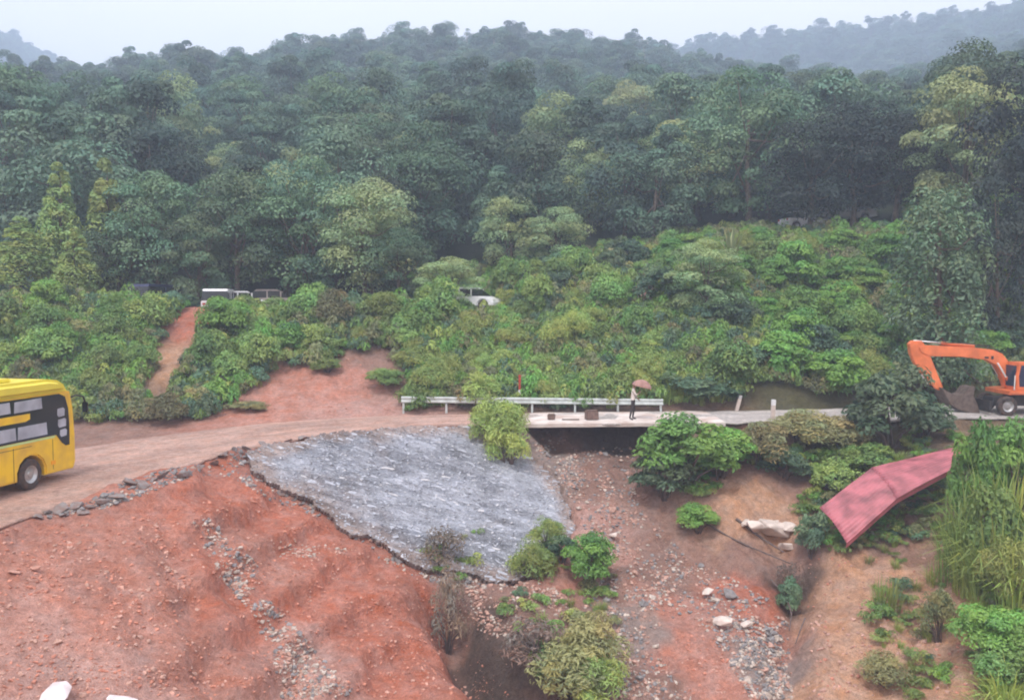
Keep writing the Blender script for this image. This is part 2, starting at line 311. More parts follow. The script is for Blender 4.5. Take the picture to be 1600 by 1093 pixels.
def height(x, y):
    sh = x.shape; q = np.stack([x.ravel(), y.ravel()], 1); X, Y = q.T
    wf = np.maximum(sstep(64, 92, Y), sstep(62, 95, np.abs(X)) * sstep(30, 60, Y))
    z = np.where(wf < 1, tn(q), 0) * (1 - wf) + tf(q) * wf
    z = np.where(Y < -30, np.maximum(z, -3), z)
    # erosion: runnels down the cut slopes, benches in the red face, roughness
    red = sstep(-24, -18, X) * sstep(40, 33, Y) * sstep(14, 17, Y) * sstep(0, -4, X)
    zc = z.copy()
    ben = sstep(-11.5, -8.5, X + .25 * (Y - 26)) * red
    zw = zc + .5 * fbm(X * .3, Y * .3, 5) + .16 * fbm(X * 1.6, Y * 1.6, 7, 3); per = .95; fr = zw / per - np.floor(zw / per)
    z = z + ben * .62 * per * (sstep(.42, .58, fr) - fr)
    z = z + red * .12 * fbm(X * .9 + .5 * Y, Y * .35, 11) + red * .13 * np.minimum(0, fbm(X * 1.9 + .9 * Y, Y * .3, 17, 3) + .05) + red * .22 * fbm(X * .22, Y * .22, 13, 3)
    gul = sstep(-3, 1, X) * sstep(40, 36, Y) * sstep(14, 18, Y)
    z = z + gul * (.55 * fbm(X * .45, Y * .45, 21) + .25 * fbm(X * 1.3, Y * 1.3, 22))
    rgt = sstep(12, 15, X) * sstep(40, 36, Y)
    z = z + rgt * (.3 * fbm(X * .8 - .4 * Y, Y * .5, 31))
    # incised channel left of the tan slope and the notch below the stone lining
    def channel(pts, wd, dp):
        pts = np.array([P(*p)[:2] for p in pts]); m = np.full(len(X), 9e9)
        for a, b in zip(pts[:-1], pts[1:]):
            ab = b - a; t = np.clip(((q - a) @ ab) / (ab @ ab), 0, 1); m = np.minimum(m, np.linalg.norm(q - a - t[:, None] * ab, axis=1))
        return -dp * np.exp(-(m / wd)**2)
    z = z + channel([(1215, 830, 34.6), (1245, 900, 32.2), (1232, 980, 29.8), (1225, 1093, 26)], .7, .8)
    z = z + channel([(700, 930, 30), (735, 1000, 27.6), (790, 1060, 25.7), (850, 1120, 24)], .85, 2.1)
    z = z + channel([(255, 830, 27), (300, 930, 24.2), (340, 1060, 21.4), (360, 1120, 20)], .55, .4)
    z = z + channel([(330, 830, 26.8), (390, 930, 24.6), (450, 1010, 23.6), (520, 1120, 22)], .5, .3)
    z = z + channel([(850, 760, 36.6), (900, 850, 33.8), (960, 930, 31.2)], .6, .35)
    cut = sstep(42, 38, Y) * sstep(13, 16, Y) * sstep(-24, -20, X)
    z = z + cut * ((.16 - .09 * red) * fbm(X * 1.1 + .7 * Y, Y * .9, 55, 3) + .14 * np.maximum(0, fbm(X * 1.7, Y * 1.7, 57, 3)) ** 1.2 * (.5 + gul) + .07 * fbm(X * 3.3, Y * 3.3, 59, 2))
    z = z + sstep(43.5, 45.5, Y) * sstep(54, 50, Y) * sstep(-22, -18, X) * sstep(-4, -7, X) * (.3 * fbm(X * 1.1 + .3 * Y, Y * .45, 63, 3) + .12 * fbm(X * 2.3, Y * 2.3, 67, 2))
    bank = sstep(43, 47, Y) * sstep(75, 65, Y)
    z = z + bank * .7 * fbm(X * .25, Y * .25, 41) + .05 * fbm(X * 1.6, Y * 1.6, 51) * sstep(90, 60, Y)
    z = z + sstep(80, 140, Y) * 4 * fbm(X * .025, Y * .025, 61)
    # under the stone lining the soil lies just below it
    ins = in_poly(X, Y, [(p[0], p[1]) for p in SLAB_W])
    z = np.where(ins, np.minimum(z, slab_z(X, Y) - .3), z)
    low = SLAB_W[13:23, :2]; m = np.full(len(X), 9e9)          # undercut along the broken lower edge
    for a, b in zip(low[:-1], low[1:]):
        ab = b - a; t = np.clip(((q - a) @ ab) / (ab @ ab), 0, 1); m = np.minimum(m, np.linalg.norm(q - a - t[:, None] * ab, axis=1))
    uc = np.where(ins, 1, sstep(.75, .2, m)) * (m < 1.2)
    z = z * (1 - uc) + np.minimum(z, slab_z(X, Y) - .26) * uc
    # road bench; undermined beneath the deck
    d, rz, hw, sd = road_dist(q)
    soft = np.where(sd > 0, 1.6, .55) + .25 * vnoise(X * 1.1, Y * 1.1, 71)
    wr = sstep(0, 1, 1 - (d - hw + .15) / soft)
    z = z * (1 - wr) + (rz - .07) * wr
    cav = sstep(.3, 2.2, X + .5 * vnoise(Y * .8, X * .8, 81)) * sstep(8.6, 7.0, X) * sstep(42.3, 40.6, Y + .5 * vnoise(X * .9, Y * .9, 82)) * sstep(37.5, 38.7, Y)
    z = np.where(cav > 0, z * (1 - cav) + np.minimum(z, -7.0 + .35 * fbm(X * .8, Y * .8, 83)) * cav, z)
    return z.reshape(sh)
def axis(lo, a, b, hi, st, g):
    c = list(np.arange(a, b, st)); s = st; v = b
    while v < hi: c.append(v); s *= g; v += s
    c.append(hi); s = st; v = a - st
    while v > lo: c.insert(0, v); s *= g; v -= s
    c.insert(0, lo); return np.array(c)
gx = axis(-900, -22, 24, 900, .13, 1.055); gy = axis(-60, 17, 45, 1000, .13, 1.05)
GX, GY = np.meshgrid(gx, gy); GZ = height(GX, GY)
def H(x, y):
    x = np.asarray(x, float); y = np.asarray(y, float)
    i = np.clip(np.searchsorted(gx, x) - 1, 0, len(gx) - 2); j = np.clip(np.searchsorted(gy, y) - 1, 0, len(gy) - 2)
    fx = (x - gx[i]) / (gx[i + 1] - gx[i]); fy = (y - gy[j]) / (gy[j + 1] - gy[j])
    return (GZ[j, i] * (1 - fx) + GZ[j, i + 1] * fx) * (1 - fy) + (GZ[j + 1, i] * (1 - fx) + GZ[j + 1, i + 1] * fx) * fy
TT = np.concatenate([np.linspace(14, 60, 460), np.geomspace(60.2, 950, 300)])
def hit(px, py):
    """where the line of sight through a photo pixel meets the ground"""
    px = np.atleast_1d(np.asarray(px, float)); py = np.atleast_1d(np.asarray(py, float)); u, a, b = ray(px, py)
    X = (u / a)[:, None] * TT; Z = (b / a)[:, None] * TT; Y = np.broadcast_to(TT, X.shape)
    below = Z < H(X, Y); k = np.where(below.any(1), below.argmax(1), len(TT) - 1); r = np.arange(len(px))
    return np.stack([X[r, k], Y[r, k], H(X[r, k], Y[r, k])], 1)
# soil colours: ground tones at places in the cutting, the darkest with shade painted in
SHADED_SOIL = (.12, .085, .07)  # dark soil with the shade of hollow, deck and channel painted in
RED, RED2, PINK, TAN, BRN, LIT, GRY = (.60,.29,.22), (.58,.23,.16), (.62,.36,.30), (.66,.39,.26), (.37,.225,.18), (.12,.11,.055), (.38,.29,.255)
anch = [(60,860,RED),(150,950,RED),(60,1050,PINK),(220,880,RED),(200,1060,PINK),(330,900,RED2),(300,1050,RED),(330,780,RED2),(450,830,RED2),(560,930,RED2),(600,1040,RED2),(430,940,RED2),(500,1060,PINK),(390,870,RED),
 (650,1000,RED2),(680,960,RED2),(730,950,BRN),(800,960,BRN),(900,700,BRN),(880,720,GRY),(940,740,BRN),(1000,750,BRN),(930,850,PINK),(900,690,SHADED_SOIL),(960,700,SHADED_SOIL),(765,1010,SHADED_SOIL),(800,1050,SHADED_SOIL),(745,975,SHADED_SOIL),(1238,945,SHADED_SOIL),(960,900,BRN),(1050,900,BRN),(1000,980,GRY),(1000,1060,BRN),(1090,1020,RED),(1130,1090,RED),(1060,960,RED),(850,900,RED),
 (1180,920,RED2),(1170,870,BRN),(1180,960,RED2),(1200,1040,GRY),(1040,830,BRN),(1180,790,TAN),(1150,800,TAN),(1230,900,BRN),(1300,920,TAN),(1400,900,TAN),(1350,1000,TAN),(1450,1050,TAN),(1530,900,TAN),(1300,1070,TAN),(1380,850,BRN),(1450,820,BRN),(1250,750,BRN),(1330,720,LIT),(1130,720,BRN),
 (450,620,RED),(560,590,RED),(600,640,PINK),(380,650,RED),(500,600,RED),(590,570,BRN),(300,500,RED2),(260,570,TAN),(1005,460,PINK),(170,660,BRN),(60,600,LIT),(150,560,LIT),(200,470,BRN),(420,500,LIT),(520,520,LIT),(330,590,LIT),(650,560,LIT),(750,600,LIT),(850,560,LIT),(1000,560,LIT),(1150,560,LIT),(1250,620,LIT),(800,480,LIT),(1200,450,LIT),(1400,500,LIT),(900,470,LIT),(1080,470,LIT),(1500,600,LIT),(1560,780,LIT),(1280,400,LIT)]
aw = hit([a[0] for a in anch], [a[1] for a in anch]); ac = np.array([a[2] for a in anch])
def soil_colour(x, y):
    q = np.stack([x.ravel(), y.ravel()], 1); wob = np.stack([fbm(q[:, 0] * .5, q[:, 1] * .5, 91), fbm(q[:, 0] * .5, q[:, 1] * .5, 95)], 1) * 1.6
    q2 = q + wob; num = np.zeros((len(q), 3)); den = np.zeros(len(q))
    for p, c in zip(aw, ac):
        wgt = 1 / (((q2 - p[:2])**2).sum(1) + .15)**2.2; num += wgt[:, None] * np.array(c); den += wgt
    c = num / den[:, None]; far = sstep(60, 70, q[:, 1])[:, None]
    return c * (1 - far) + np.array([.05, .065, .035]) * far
nyy, nxx = GX.shape; I = np.arange(nyy * nxx).reshape(nyy, nxx)
Q = np.stack([I[:-1, :-1], I[:-1, 1:], I[1:, 1:], I[1:, :-1]], -1).reshape(-1, 4)
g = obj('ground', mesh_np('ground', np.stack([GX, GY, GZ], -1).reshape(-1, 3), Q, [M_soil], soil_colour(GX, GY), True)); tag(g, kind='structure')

# road surface: packed reddish earth over the old pavement, turning to concrete on the undermined stretch
def ribbon(i0, i1, lift, thick, edge=.0, cross=9, seed=0):
    R = ROAD[i0:i1]; T = np.gradient(R[:, :2], axis=0); T /= np.linalg.norm(T, axis=1)[:, None]; Nn = np.stack([-T[:, 1], T[:, 0]], 1)
    s = np.linspace(-1, 1, cross); n = len(R); V = []
    for k, sv in enumerate(s):
        off = sv * R[:, 3]
        if abs(sv) == 1: off = off + edge * np.sign(sv) * fbm(np.arange(n) * .45, np.zeros(n) + sv * 3, seed)
        p = R[:, :2] + Nn * off[:, None]
        z = R[:, 2] + lift + .05 * (1 - sv * sv) + .05 * fbm(p[:, 0] * .7, p[:, 1] * .7, seed + 5)
        V.append(np.column_stack([p, z]))
    V = np.stack(V, 1); bot = V - np.array([0, 0, thick]); top = V.reshape(-1, 3); b = bot[:, [0, -1]].reshape(-1, 3); o = len(top)
    I = np.arange(n * cross).reshape(n, cross); Q = [np.stack([I[:-1, :-1], I[:-1, 1:], I[1:, 1:], I[1:, :-1]], -1).reshape(-1, 4)]
    a = np.arange(n - 1); Q.append(np.stack([I[:-1, 0], I[1:, 0], o + 2 * (a + 1), o + 2 * a], -1)); Q.append(np.stack([I[1:, -1], I[:-1, -1], o + 2 * a + 1, o + 2 * a + 3], -1))
    Q.append(np.stack([o + 2 * a, o + 2 * a + 2, o + 2 * a + 3, o + 2 * a + 1], -1))
    return np.concatenate([top, b]), np.concatenate(Q)
idx = lambda x: int(np.abs(ROAD[:, 0] - x).argmin() if x > -12 else 0)
V, Qd = ribbon(0, len(ROAD), .0, .07, .35, cross=33)
cz = sstep(-3, 3, V[:, 0] + 1.5 * vnoise(V[:, 0], V[:, 1], 3))[:, None]
colr = np.array([.68, .44, .36]) * (1 - cz) + np.array([.66, .60, .56]) * cz
_d, _z, _h, _s = road_dist(V[:, :2]); _al = np.repeat(np.arange(len(ROAD)), 33); _al = np.concatenate([_al, np.repeat(np.arange(len(ROAD)), 2)])   # wheel ruts: damp packed streaks
colr = colr * (1 + .35 * fbm(_al * .06, _d * _s * 1.7, 131, 3) - .13 * np.exp(-((np.abs(_d) - 1.0) / .3)**2) * (1 - cz[:, 0]))[:, None]
rd = obj('road', mesh_np('road', V, Qd, [M_soil], colr, True)); tag(rd, kind='structure')
i0, i1 = idx(.2), idx(9.8)
V, Qd = ribbon(i0, i1, .012, .16, .05, seed=9); V[:, 1] -= .12
dk = obj('road_deck', mesh_np('road_deck', V, Qd, [M_concrete], None, False)); tag(dk, kind='structure')
# ------------------------------------------------------------------ stone lining on the road embankment
e1 = np.array([_B[0] - _A[0], _B[1] - _A[1], _B[2] - _A[2]]); e1 /= np.linalg.norm(e1); e2 = np.cross(_n, e1); e2 *= -np.sign(e2[2])
e1v, e2v, nv = Vector(e1), Vector(e2), Vector(_n)
S2 = np.stack([(SLAB_W - _A) @ e1, (SLAB_W - _A) @ e2], 1)
st = .08
su = np.arange(S2[:, 0].min() - .3, S2[:, 0].max() + .3, st); sv = np.arange(S2[:, 1].min() - .3, S2[:, 1].max() + .3, st)
SU, SV = np.meshgrid(su, sv)
def slab_in(u, v): return in_poly(u + .5 * fbm(u * .9, v * .9, 201, 5), v + .5 * fbm(u * .9, v * .9, 205, 5), [tuple(p) for p in S2])
_d = on_slab(640, 772) - on_slab(600, 760); _d /= np.linalg.norm(_d); SA = math.atan2(_d @ e2, _d @ e1)
def slab_h(u, v):
    a = u * math.cos(SA) + v * math.sin(SA); b = v * math.cos(SA) - u * math.sin(SA)
    return .10 * fbm(a * .7, b * 2.6, 211, 3) + .05 * fbm(a * 2, b * 7, 215, 2) + .12 * fbm(u * .35, v * .35, 217, 2)
def slab_pt(u, v, h=0): return _A + np.multiply.outer(u, e1) + np.multiply.outer(v, e2) + np.multiply.outer(slab_h(u, v) + h, _n)
m_slab = mat_plain('grouted_stone', (.42, .43, .49), .7, var=.38, scale=.7, bump=.8, dirt=(.23, .23, .25))
cell = slab_in(SU[:-1, :-1] + st / 2, SV[:-1, :-1] + st / 2)
I = np.arange(SU.size).reshape(SU.shape)
top = np.stack([I[:-1, :-1][cell], I[:-1, 1:][cell], I[1:, 1:][cell], I[1:, :-1][cell]], -1)
ed = np.concatenate([top[:, [k, (k + 1) % 4]] for k in range(4)]); key = np.sort(ed, 1); _, inv, cnt = np.unique(key, axis=0, return_inverse=True, return_counts=True)
bed = ed[cnt[inv.ravel()] == 1]
Vt = slab_pt(SU.ravel(), SV.ravel()); thick = .12 + .14 * (vnoise(SU.ravel() * 2, SV.ravel() * 2, 9) + .5)
Vb = Vt - thick[:, None] * _n; nV = len(Vt)
side = np.stack([bed[:, 1], bed[:, 0], bed[:, 0] + nV, bed[:, 1] + nV], -1)
Vall = np.concatenate([Vt, Vb]); used = np.unique(np.concatenate([top.ravel(), side.ravel()])); rem = np.full(len(Vall), -1); rem[used] = np.arange(len(used))
au = np.tile(SU.ravel(), 2); av = np.tile(SV.ravel(), 2); aa = au * math.cos(SA) + av * math.sin(SA); ab_ = av * math.cos(SA) - au * math.sin(SA)
tone = np.clip(1 + .55 * fbm(aa * 1.1, ab_ * 4.5, 221, 4) + .4 * fbm(au * .5, av * .5, 225, 2), .45, 1.6)
ed_m = np.full(len(au), 9e9)
for pa, pb in zip(S2, np.roll(S2, -1, 0)):
    d_ = pb - pa; t_ = np.clip(((au - pa[0]) * d_[0] + (av - pa[1]) * d_[1]) / (d_ @ d_), 0, 1); ed_m = np.minimum(ed_m, np.hypot(au - pa[0] - t_ * d_[0], av - pa[1] - t_ * d_[1])); mud = sstep(.05, .45, fbm(au * .45, av * .45, 229, 4) + .25 * (av > 5) * 0)[:, None]
mud = np.maximum(mud * .7, (sstep(.9, .1, ed_m + .5 * fbm(au * 1.2, av * 1.2, 233)))[:, None])
scol = tone[:, None] * (np.array([.44, .46, .52]) * (1 - mud) + np.array([.43, .345, .315]) * mud)
lining = obj('stone_lining', mesh_np('stone_lining', Vall[used], rem[np.concatenate([top, side])], [M_soil], scol[used], False))
tag(lining, 'grey grouted stone lining sloping down from the road edge, broken along its bottom', 'slope lining')

# ------------------------------------------------------------------ rocks
def rock_mesh(name, seed, mat, flat=1., n=16, blocky=False):
    r = np.random.default_rng(seed); bm = bmesh.new()
    p = r.normal(size=(n, 3)); p /= np.linalg.norm(p, axis=1)[:, None]; p *= r.uniform(.75, 1.1, (n, 1)) * .5
    if blocky: p = np.sign(p) * np.abs(p)**.6 * .6
    p *= np.array([1, r.uniform(.6, .9), r.uniform(.5, .75) * flat])
    for q in p: bm.verts.new(q)
    h = bmesh.ops.convex_hull(bm, input=bm.verts[:]); bmesh.ops.delete(bm, geom=[v for v in bm.verts if not v.link_faces], context='VERTS')
    bmesh.ops.bevel(bm, geom=bm.edges[:], offset=.02, segments=1, affect='EDGES', clamp_overlap=True)
    return bm_mesh(name, bm, mat)
R_PALE = [rock_mesh('pale_rock', 10 + i, M_rock) for i in range(5)]
R_RED = [rock_mesh('reddish_rock', 20 + i, M_rock_red) for i in range(5)]
R_GREY = [rock_mesh('grey_rock', 30 + i, M_rock_grey) for i in range(4)]
R_SLAB = [rock_mesh('asphalt_chunk', 40 + i, M_asphalt, .6, 11, True) for i in range(6)]
M_st1 = mat_plain('lining_stone_grey', (.45, .47, .53), .7, var=.3, scale=3, bump=.5)
M_st2 = mat_plain('lining_stone_pale', (.6, .59, .61), .75, var=.3, scale=3, bump=.5)
M_st3 = mat_plain('lining_stone_dark', (.34, .35, .39), .75, var=.3, scale=3, bump=.5)
R_ST = [rock_mesh('lining_stone', 50 + i, [M_st1, M_st1, M_st3, M_st1, M_st1, M_st2, M_st3, M_st1][i], .45, 12, True) for i in range(8)]
SB = Matrix((e1v, e2v, nv)).transposed()
n = 0
for k in range(4000):
    u, v = rng.uniform(su[0], su[-1]), rng.uniform(sv[0], sv[-1])
    if not slab_in(np.array([u]), np.array([v]))[0]: continue
    p = slab_pt(np.array([u]), np.array([v]), -.005)[0]; me = R_ST[rng.choice(8, p=[.16, .16, .12, .16, .16, .08, .05, .11])]
    s = rng.uniform(.25, .6)
    o = obj('stone', me, lining); o.matrix_local = Matrix.Translation(p) @ (SB @ Euler((rng.normal(0, .08), rng.normal(0, .08), SA + rng.normal(0, .2))).to_matrix()).to_4x4() @ Matrix.Diagonal((s * 1.2, s * .4, s * rng.uniform(.25, .4), 1))
    n += 1
    if n >= 300: break
def merge_rocks(name, protos, pts, size, mat_all, squash=1., pick=None):
    Vs, Fs, MI, off = [], {}, {}, 0
    data = []
    for me in protos:
        v = np.empty(len(me.vertices) * 3); me.vertices.foreach_get('co', v); me.calc_loop_triangles()
        t = np.empty(len(me.loop_triangles) * 3, np.int32); me.loop_triangles.foreach_get('vertices', t); data.append((v.reshape(-1, 3), t.reshape(-1, 3)))
    T, mi = [], []
    for p, s in zip(pts, size):
        k = rng.integers(len(protos)) if pick is None else int(pick[len(T)]); v, t = data[k]
        M = np.array(Euler(rng.uniform(-.5, .5, 2).tolist() + [rng.uniform(0, 6.3)]).to_matrix())
        Vs.append((v * s * np.array([1, 1, squash])) @ M.T + p); T.append(t + off); off += len(v); mi.append(np.full(len(t), k))
    return mesh_np(name, np.concatenate(Vs), np.concatenate(T), [m.materials[0] for m in protos], mi=np.concatenate(mi))
# small stones of the lining, too many and small to pick apart
uu, vv = rng.uniform(su[0], su[-1], 9000), rng.uniform(sv[0], sv[-1], 9000); ok = slab_in(uu, vv)
pts = slab_pt(uu[ok], vv[ok], .0)
small = obj('small_stones', merge_rocks('small_stones', R_ST[:8], pts, rng.uniform(.06, .2, len(pts)), None, .6), lining); small['kind'] = 'stuff'

def near_of(marks, px, py): return min(marks, key=lambda m: (m[0] - px)**2 + 1.6 * (m[1] - py)**2)[2]
EDGE_AT = [(60, 803, 'right below the bus front'), (110, 796, 'in the pile below the bus'), (170, 780, 'just past the bus pile'), (235, 750, 'midway between bus and stone lining'), (300, 735, 'at the head of the rubble streak'), (350, 715, 'before the lining corner'), (400, 700, 'at the left corner of the stone lining'), (470, 685, 'at the top left of the stone lining'), (540, 677, 'at the top of the stone lining'), (400, 735, 'on the left margin of the lining'), (450, 775, 'on the lower left margin of the lining')]
ROCK_AT = [(320, 840, 'near its top'), (380, 900, 'in its upper half'), (420, 970, 'in its middle'), (460, 1030, 'in its lower half'), (510, 1080, 'at its foot'),
 (900, 720, 'close under the road deck'), (960, 740, 'below the undermined deck'), (900, 780, 'beside the lining corner'), (960, 800, 'above the round green bush'), (1010, 860, 'right of the round green bush'), (1060, 910, 'above the dark boulder'), (960, 930, 'below the round green bush'), (990, 990, 'beside the olive clump'), (1040, 1040, 'left of the bare red tongue'), (980, 1070, 'under the olive clump'), (1120, 930, 'around the dark boulder'), (1150, 980, 'around the big whitish boulder'), (1190, 1010, 'under the tan slope'), (1210, 1070, 'at the foot of the tan slope'),
 (760, 940, 'at its left'), (830, 940, 'at its middle'), (890, 970, 'at its right'), (620, 880, 'at its left end'), (700, 905, 'at its middle stretch'), (780, 920, 'near its lowest corner'), (450, 860, 'toward the streak'), (530, 862, 'toward the lining'), (60, 870, 'near the road edge'), (200, 860, 'high up in the middle'), (80, 1000, 'low down by the edge'), (220, 1030, 'low down in the middle'), (1320, 920, 'near the gully'), (1480, 920, 'below the roof'), (1350, 1050, 'near the bottom'), (1500, 1050, 'in the lower corner')]
ZONES = {
 'shoulder': ([(60,800),(140,782),(200,750),(250,738),(330,714),(400,694),(440,690),(430,712),(380,728),(400,760),(470,795),(450,800),(360,745),(300,745),(250,765),(150,800),(80,812)], 40, 1300, R_GREY[:4] + R_PALE[:1], 'grey broken stone on the road shoulder', 'stones on the road shoulder', (.14, .36)),  # rubble zones in the photo: (polygon, individual rocks, loose stones, protos, label, group, size range)
 'streak': ([(295,815),(330,820),(400,880),(420,940),(470,990),(530,1060),(560,1093),(440,1093),(420,1010),(385,950),(340,900)], 60, 1500, R_PALE[:3] + R_RED[:2] + R_GREY[:2], 'pale rock in the red slope rubble streak', 'rocks in the rubble streak on the red slope', (.12, .34)),
 'gully': ([(880,700),(990,700),(1000,790),(1080,880),(1140,900),(1230,960),(1240,1093),(1180,1093),(1080,960),(1010,990),(1080,1093),(930,1093),(900,900),(930,870),(890,760)], 110, 5000, R_PALE[:2] + R_RED[:3] + R_GREY[:2], 'broken rock in the washed out gully', 'rocks in the washed out gully', (.14, .45)),
 'creek': ([(1100,920),(1150,930),(1220,1000),(1240,1093),(1170,1093),(1120,1000)], 50, 1600, R_GREY[:3] + R_PALE[:2], 'rock at the gully bottom', 'rocks along the gully bottom', (.15, .5)),
 'shelf': ([(730,915),(860,910),(920,990),(860,985),(760,1000),(725,960)], 25, 1000, R_RED[:3] + R_PALE[:1], 'reddish rock on the ledge below the lining', 'rocks below the stone lining', (.12, .32)),
 'toe': ([(600,868),(650,880),(720,905),(790,912),(800,930),(700,915),(640,900),(590,872)], 25, 250, R_GREY[:3] + R_PALE[:2], 'broken stone along the lining bottom edge', 'stones along the lining edge', (.15, .4)),
 'rim': ([(385,712),(400,705),(420,735),(480,775),(560,825),(640,870),(760,905),(815,905),(800,915),(740,910),(630,882),(550,842),(470,797),(400,752)], 30, 900, R_GREY[:3] + R_RED[:2] + R_PALE[:1], 'broken stone on the lower rim of the lining', 'stones on the lining rim', (.12, .34)),
 'face': ([(420,850),(500,850),(560,860),(520,870),(430,875)], 14, 120, R_PALE[:3] + R_RED[:2], 'small pale rock on the upper red bench', 'rocks on the upper red bench', (.12, .28)),
 'left': ([(0,830),(280,800),(320,1000),(300,1093),(0,1093)], 14, 320, R_RED[:5], 'lone stone sunk in the smooth red slope', 'stones on the smooth red slope', (.1, .3)),
 'scarp': ([(815,680),(880,685),(905,735),(900,790),(860,740)], 16, 500, R_PALE[:2] + R_RED[:2] + R_GREY[:2], 'stone on the scarp between lining and deck', 'stones on the scarp by the deck', (.14, .4)),
 'tan': ([(1270,880),(1550,870),(1560,1093),(1260,1093)], 10, 500, R_RED[:4], 'small stone on the tan soil slope', 'stones on the tan slope', (.08, .2))}
allp, alls, allk = [], [], []; RUBS = R_PALE + R_RED + R_GREY
for zn, (poly, ni, ns, protos, lab, grp, (s0, s1)) in ZONES.items():
    a = np.array(poly); qx, qy = rng.uniform(a[:, 0].min(), a[:, 0].max(), 60000), rng.uniform(a[:, 1].min(), a[:, 1].max(), 60000)
    k = in_poly(qx, qy, poly); qx, qy = qx[k], qy[k]
    dens = vnoise(qx / 22, qy / 16, 301) + .5 + .15; k = rng.uniform(0, 1, len(qx)) < dens**2.2; qx, qy = qx[k][:ni + ns], qy[k][:ni + ns]
    w3 = hit(qx, qy)
    for p in w3[:ni]:
        s = s0 + (s1 - s0) * rng.uniform()**2.2
        tag(obj('rock', protos[rng.integers(len(protos))], None, p + [0, 0, s * .08], (rng.uniform(-.5, .5), rng.uniform(-.5, .5), rng.uniform(0, 6.3)), s), lab + ' ' + near_of(ROCK_AT if zn != 'shoulder' else EDGE_AT, *[float(t) for t in proj(p)]), 'rock', grp)
    sz = .04 + .2 * rng.uniform(0, 1, len(w3) - ni)**3
    allp.append(w3[ni:]); alls.append(sz); allk.append(rng.choice([RUBS.index(m) for m in protos], len(sz)))
rub = obj('rubble', merge_rocks('rubble', RUBS, np.concatenate(allp), np.concatenate(alls), None, pick=np.concatenate(allk)))
tag(rub, 'small loose stones strewn over the cut slopes', 'rubble', kind='stuff')
# clods of the same earth lying on the cut faces
M_clod = mat_plain('earth_clod', (.53, .23, .16), .95, var=.4, scale=5, bump=.6); M_clod2 = mat_plain('pale_earth_clod', (.58, .33, .26), .95, var=.35, scale=5, bump=.6)
CL = [rock_mesh('earth_clod', 110 + i, M_clod if i < 4 else M_clod2, 1, 13) for i in range(6)]
cp = []
for poly, nn in [([(0,830),(280,790),(380,760),(560,850),(690,920),(720,1000),(800,1093),(0,1093)], 5200), ([(330,655),(450,570),(560,550),(640,590),(620,645)], 500), ([(1260,870),(1560,860),(1560,1093),(1250,1093)], 900), ([(1040,960),(1120,1000),(1180,1093),(1080,1093)], 350)]:
    a = np.array(poly); qx, qy = rng.uniform(a[:, 0].min(), a[:, 0].max(), 40000), rng.uniform(a[:, 1].min(), a[:, 1].max(), 40000); k = in_poly(qx, qy, poly) & (rng.uniform(size=40000) < np.clip(.5 + 1.3 * fbm(qx / 45, qy / 28, 601, 3), .03, 1)); cp.append(hit(qx[k][:nn], qy[k][:nn]))
cp = np.concatenate(cp); cs = .025 + .15 * rng.uniform(size=len(cp))**3.5
tag(obj('earth_clods', merge_rocks('earth_clods', CL, cp + np.array([0, 0, .005]), cs, None)), 'crumbled clods of earth lying on the cut slopes', 'clods', kind='stuff')
def chunk(px, py, s, me, name, label, cat, group=None, rot=None, dz=0., sq=1.):
    p = hit(px, py)[0]
    return tag(obj(name, me, None, p + [0, 0, s * .12 + dz], rot or (rng.uniform(-.4, .4), rng.uniform(-.4, .4), rng.uniform(0, 6.3)), (s, s, s * sq)), label, cat, group)
# broken pavement along the near edge of the road
edge = [(70,800,.7),(95,796,.9),(120,792,.8),(140,790,.7),(100,806,.5),(160,782,.8),(182,776,1.0),(205,752,.9),(222,757,.8),(240,748,.6),(258,743,.9),(285,742,1.0),(310,730,.8),(335,722,.7),(350,712,.8),(385,700,.8),(410,692,.7),(430,697,.9),(428,706,.7),(450,688,.7),(475,684,.9),(500,681,.8),(520,678,.9),(535,677,.6),(560,676,.5),(130,800,.6),(60,806,.5),(390,722,.7),(400,740,.6),(440,768,.6),(470,785,.5)]
for i, (px, py, s) in enumerate(edge):
    chunk(px, py + 4, s * .8, R_SLAB[i % 6], 'asphalt_chunk', 'broken grey pavement chunk on the road edge ' + near_of(EDGE_AT, px, py), 'pavement chunk', 'broken pavement along the road edge', rot=(rng.uniform(-.6, .1), rng.uniform(-.5, .5), rng.uniform(0, 6.3)))
M_blk = mat_plain('white_concrete', (.66, .56, .50), .85, var=.3, scale=3, bump=.4)
R_BLK = [rock_mesh('concrete_fragment', 60 + i, M_blk, .7, 14, True) for i in range(4)]
for i, (px, py, s, lab) in enumerate([(1178,838,1.0,'large pale concrete fragment at the left of the pile below the tan patch'),(1205,845,1.15,'largest pale concrete fragment overhanging the gully'),(1232,838,.8,'pale concrete fragment at the right end of the gully pile'),(1212,826,.45,'small pale concrete fragment on top of the gully pile'),(1165,826,.4,'small pale concrete fragment uphill of the gully pile'),(1228,865,.5,'flat pale fragment lying below the concrete pile'),
      (1105,935,.55,'pale slab of rock tilted in the middle of the gully'),(1130,985,.85,'big whitish boulder in the gully bottom'),(1165,985,.5,'whitish boulder beside the big one in the gully bottom'),(960,845,.5,'pale flat stone on the gully side above the shrub')]):
    chunk(px, py, s * (1.5 if i < 6 else 1.15), R_BLK[i % 4], 'boulder' if i > 5 else 'concrete_fragment', lab, 'boulder' if i > 5 else 'concrete', 'pale fragments in the gully', dz=.15, sq=1.0)
chunk(1140, 938, .75, rock_mesh('dark_boulder', 71, M_rock_grey, 1, 18), 'boulder', 'dark grey rounded boulder in the middle of the gully', 'boulder', dz=.1)
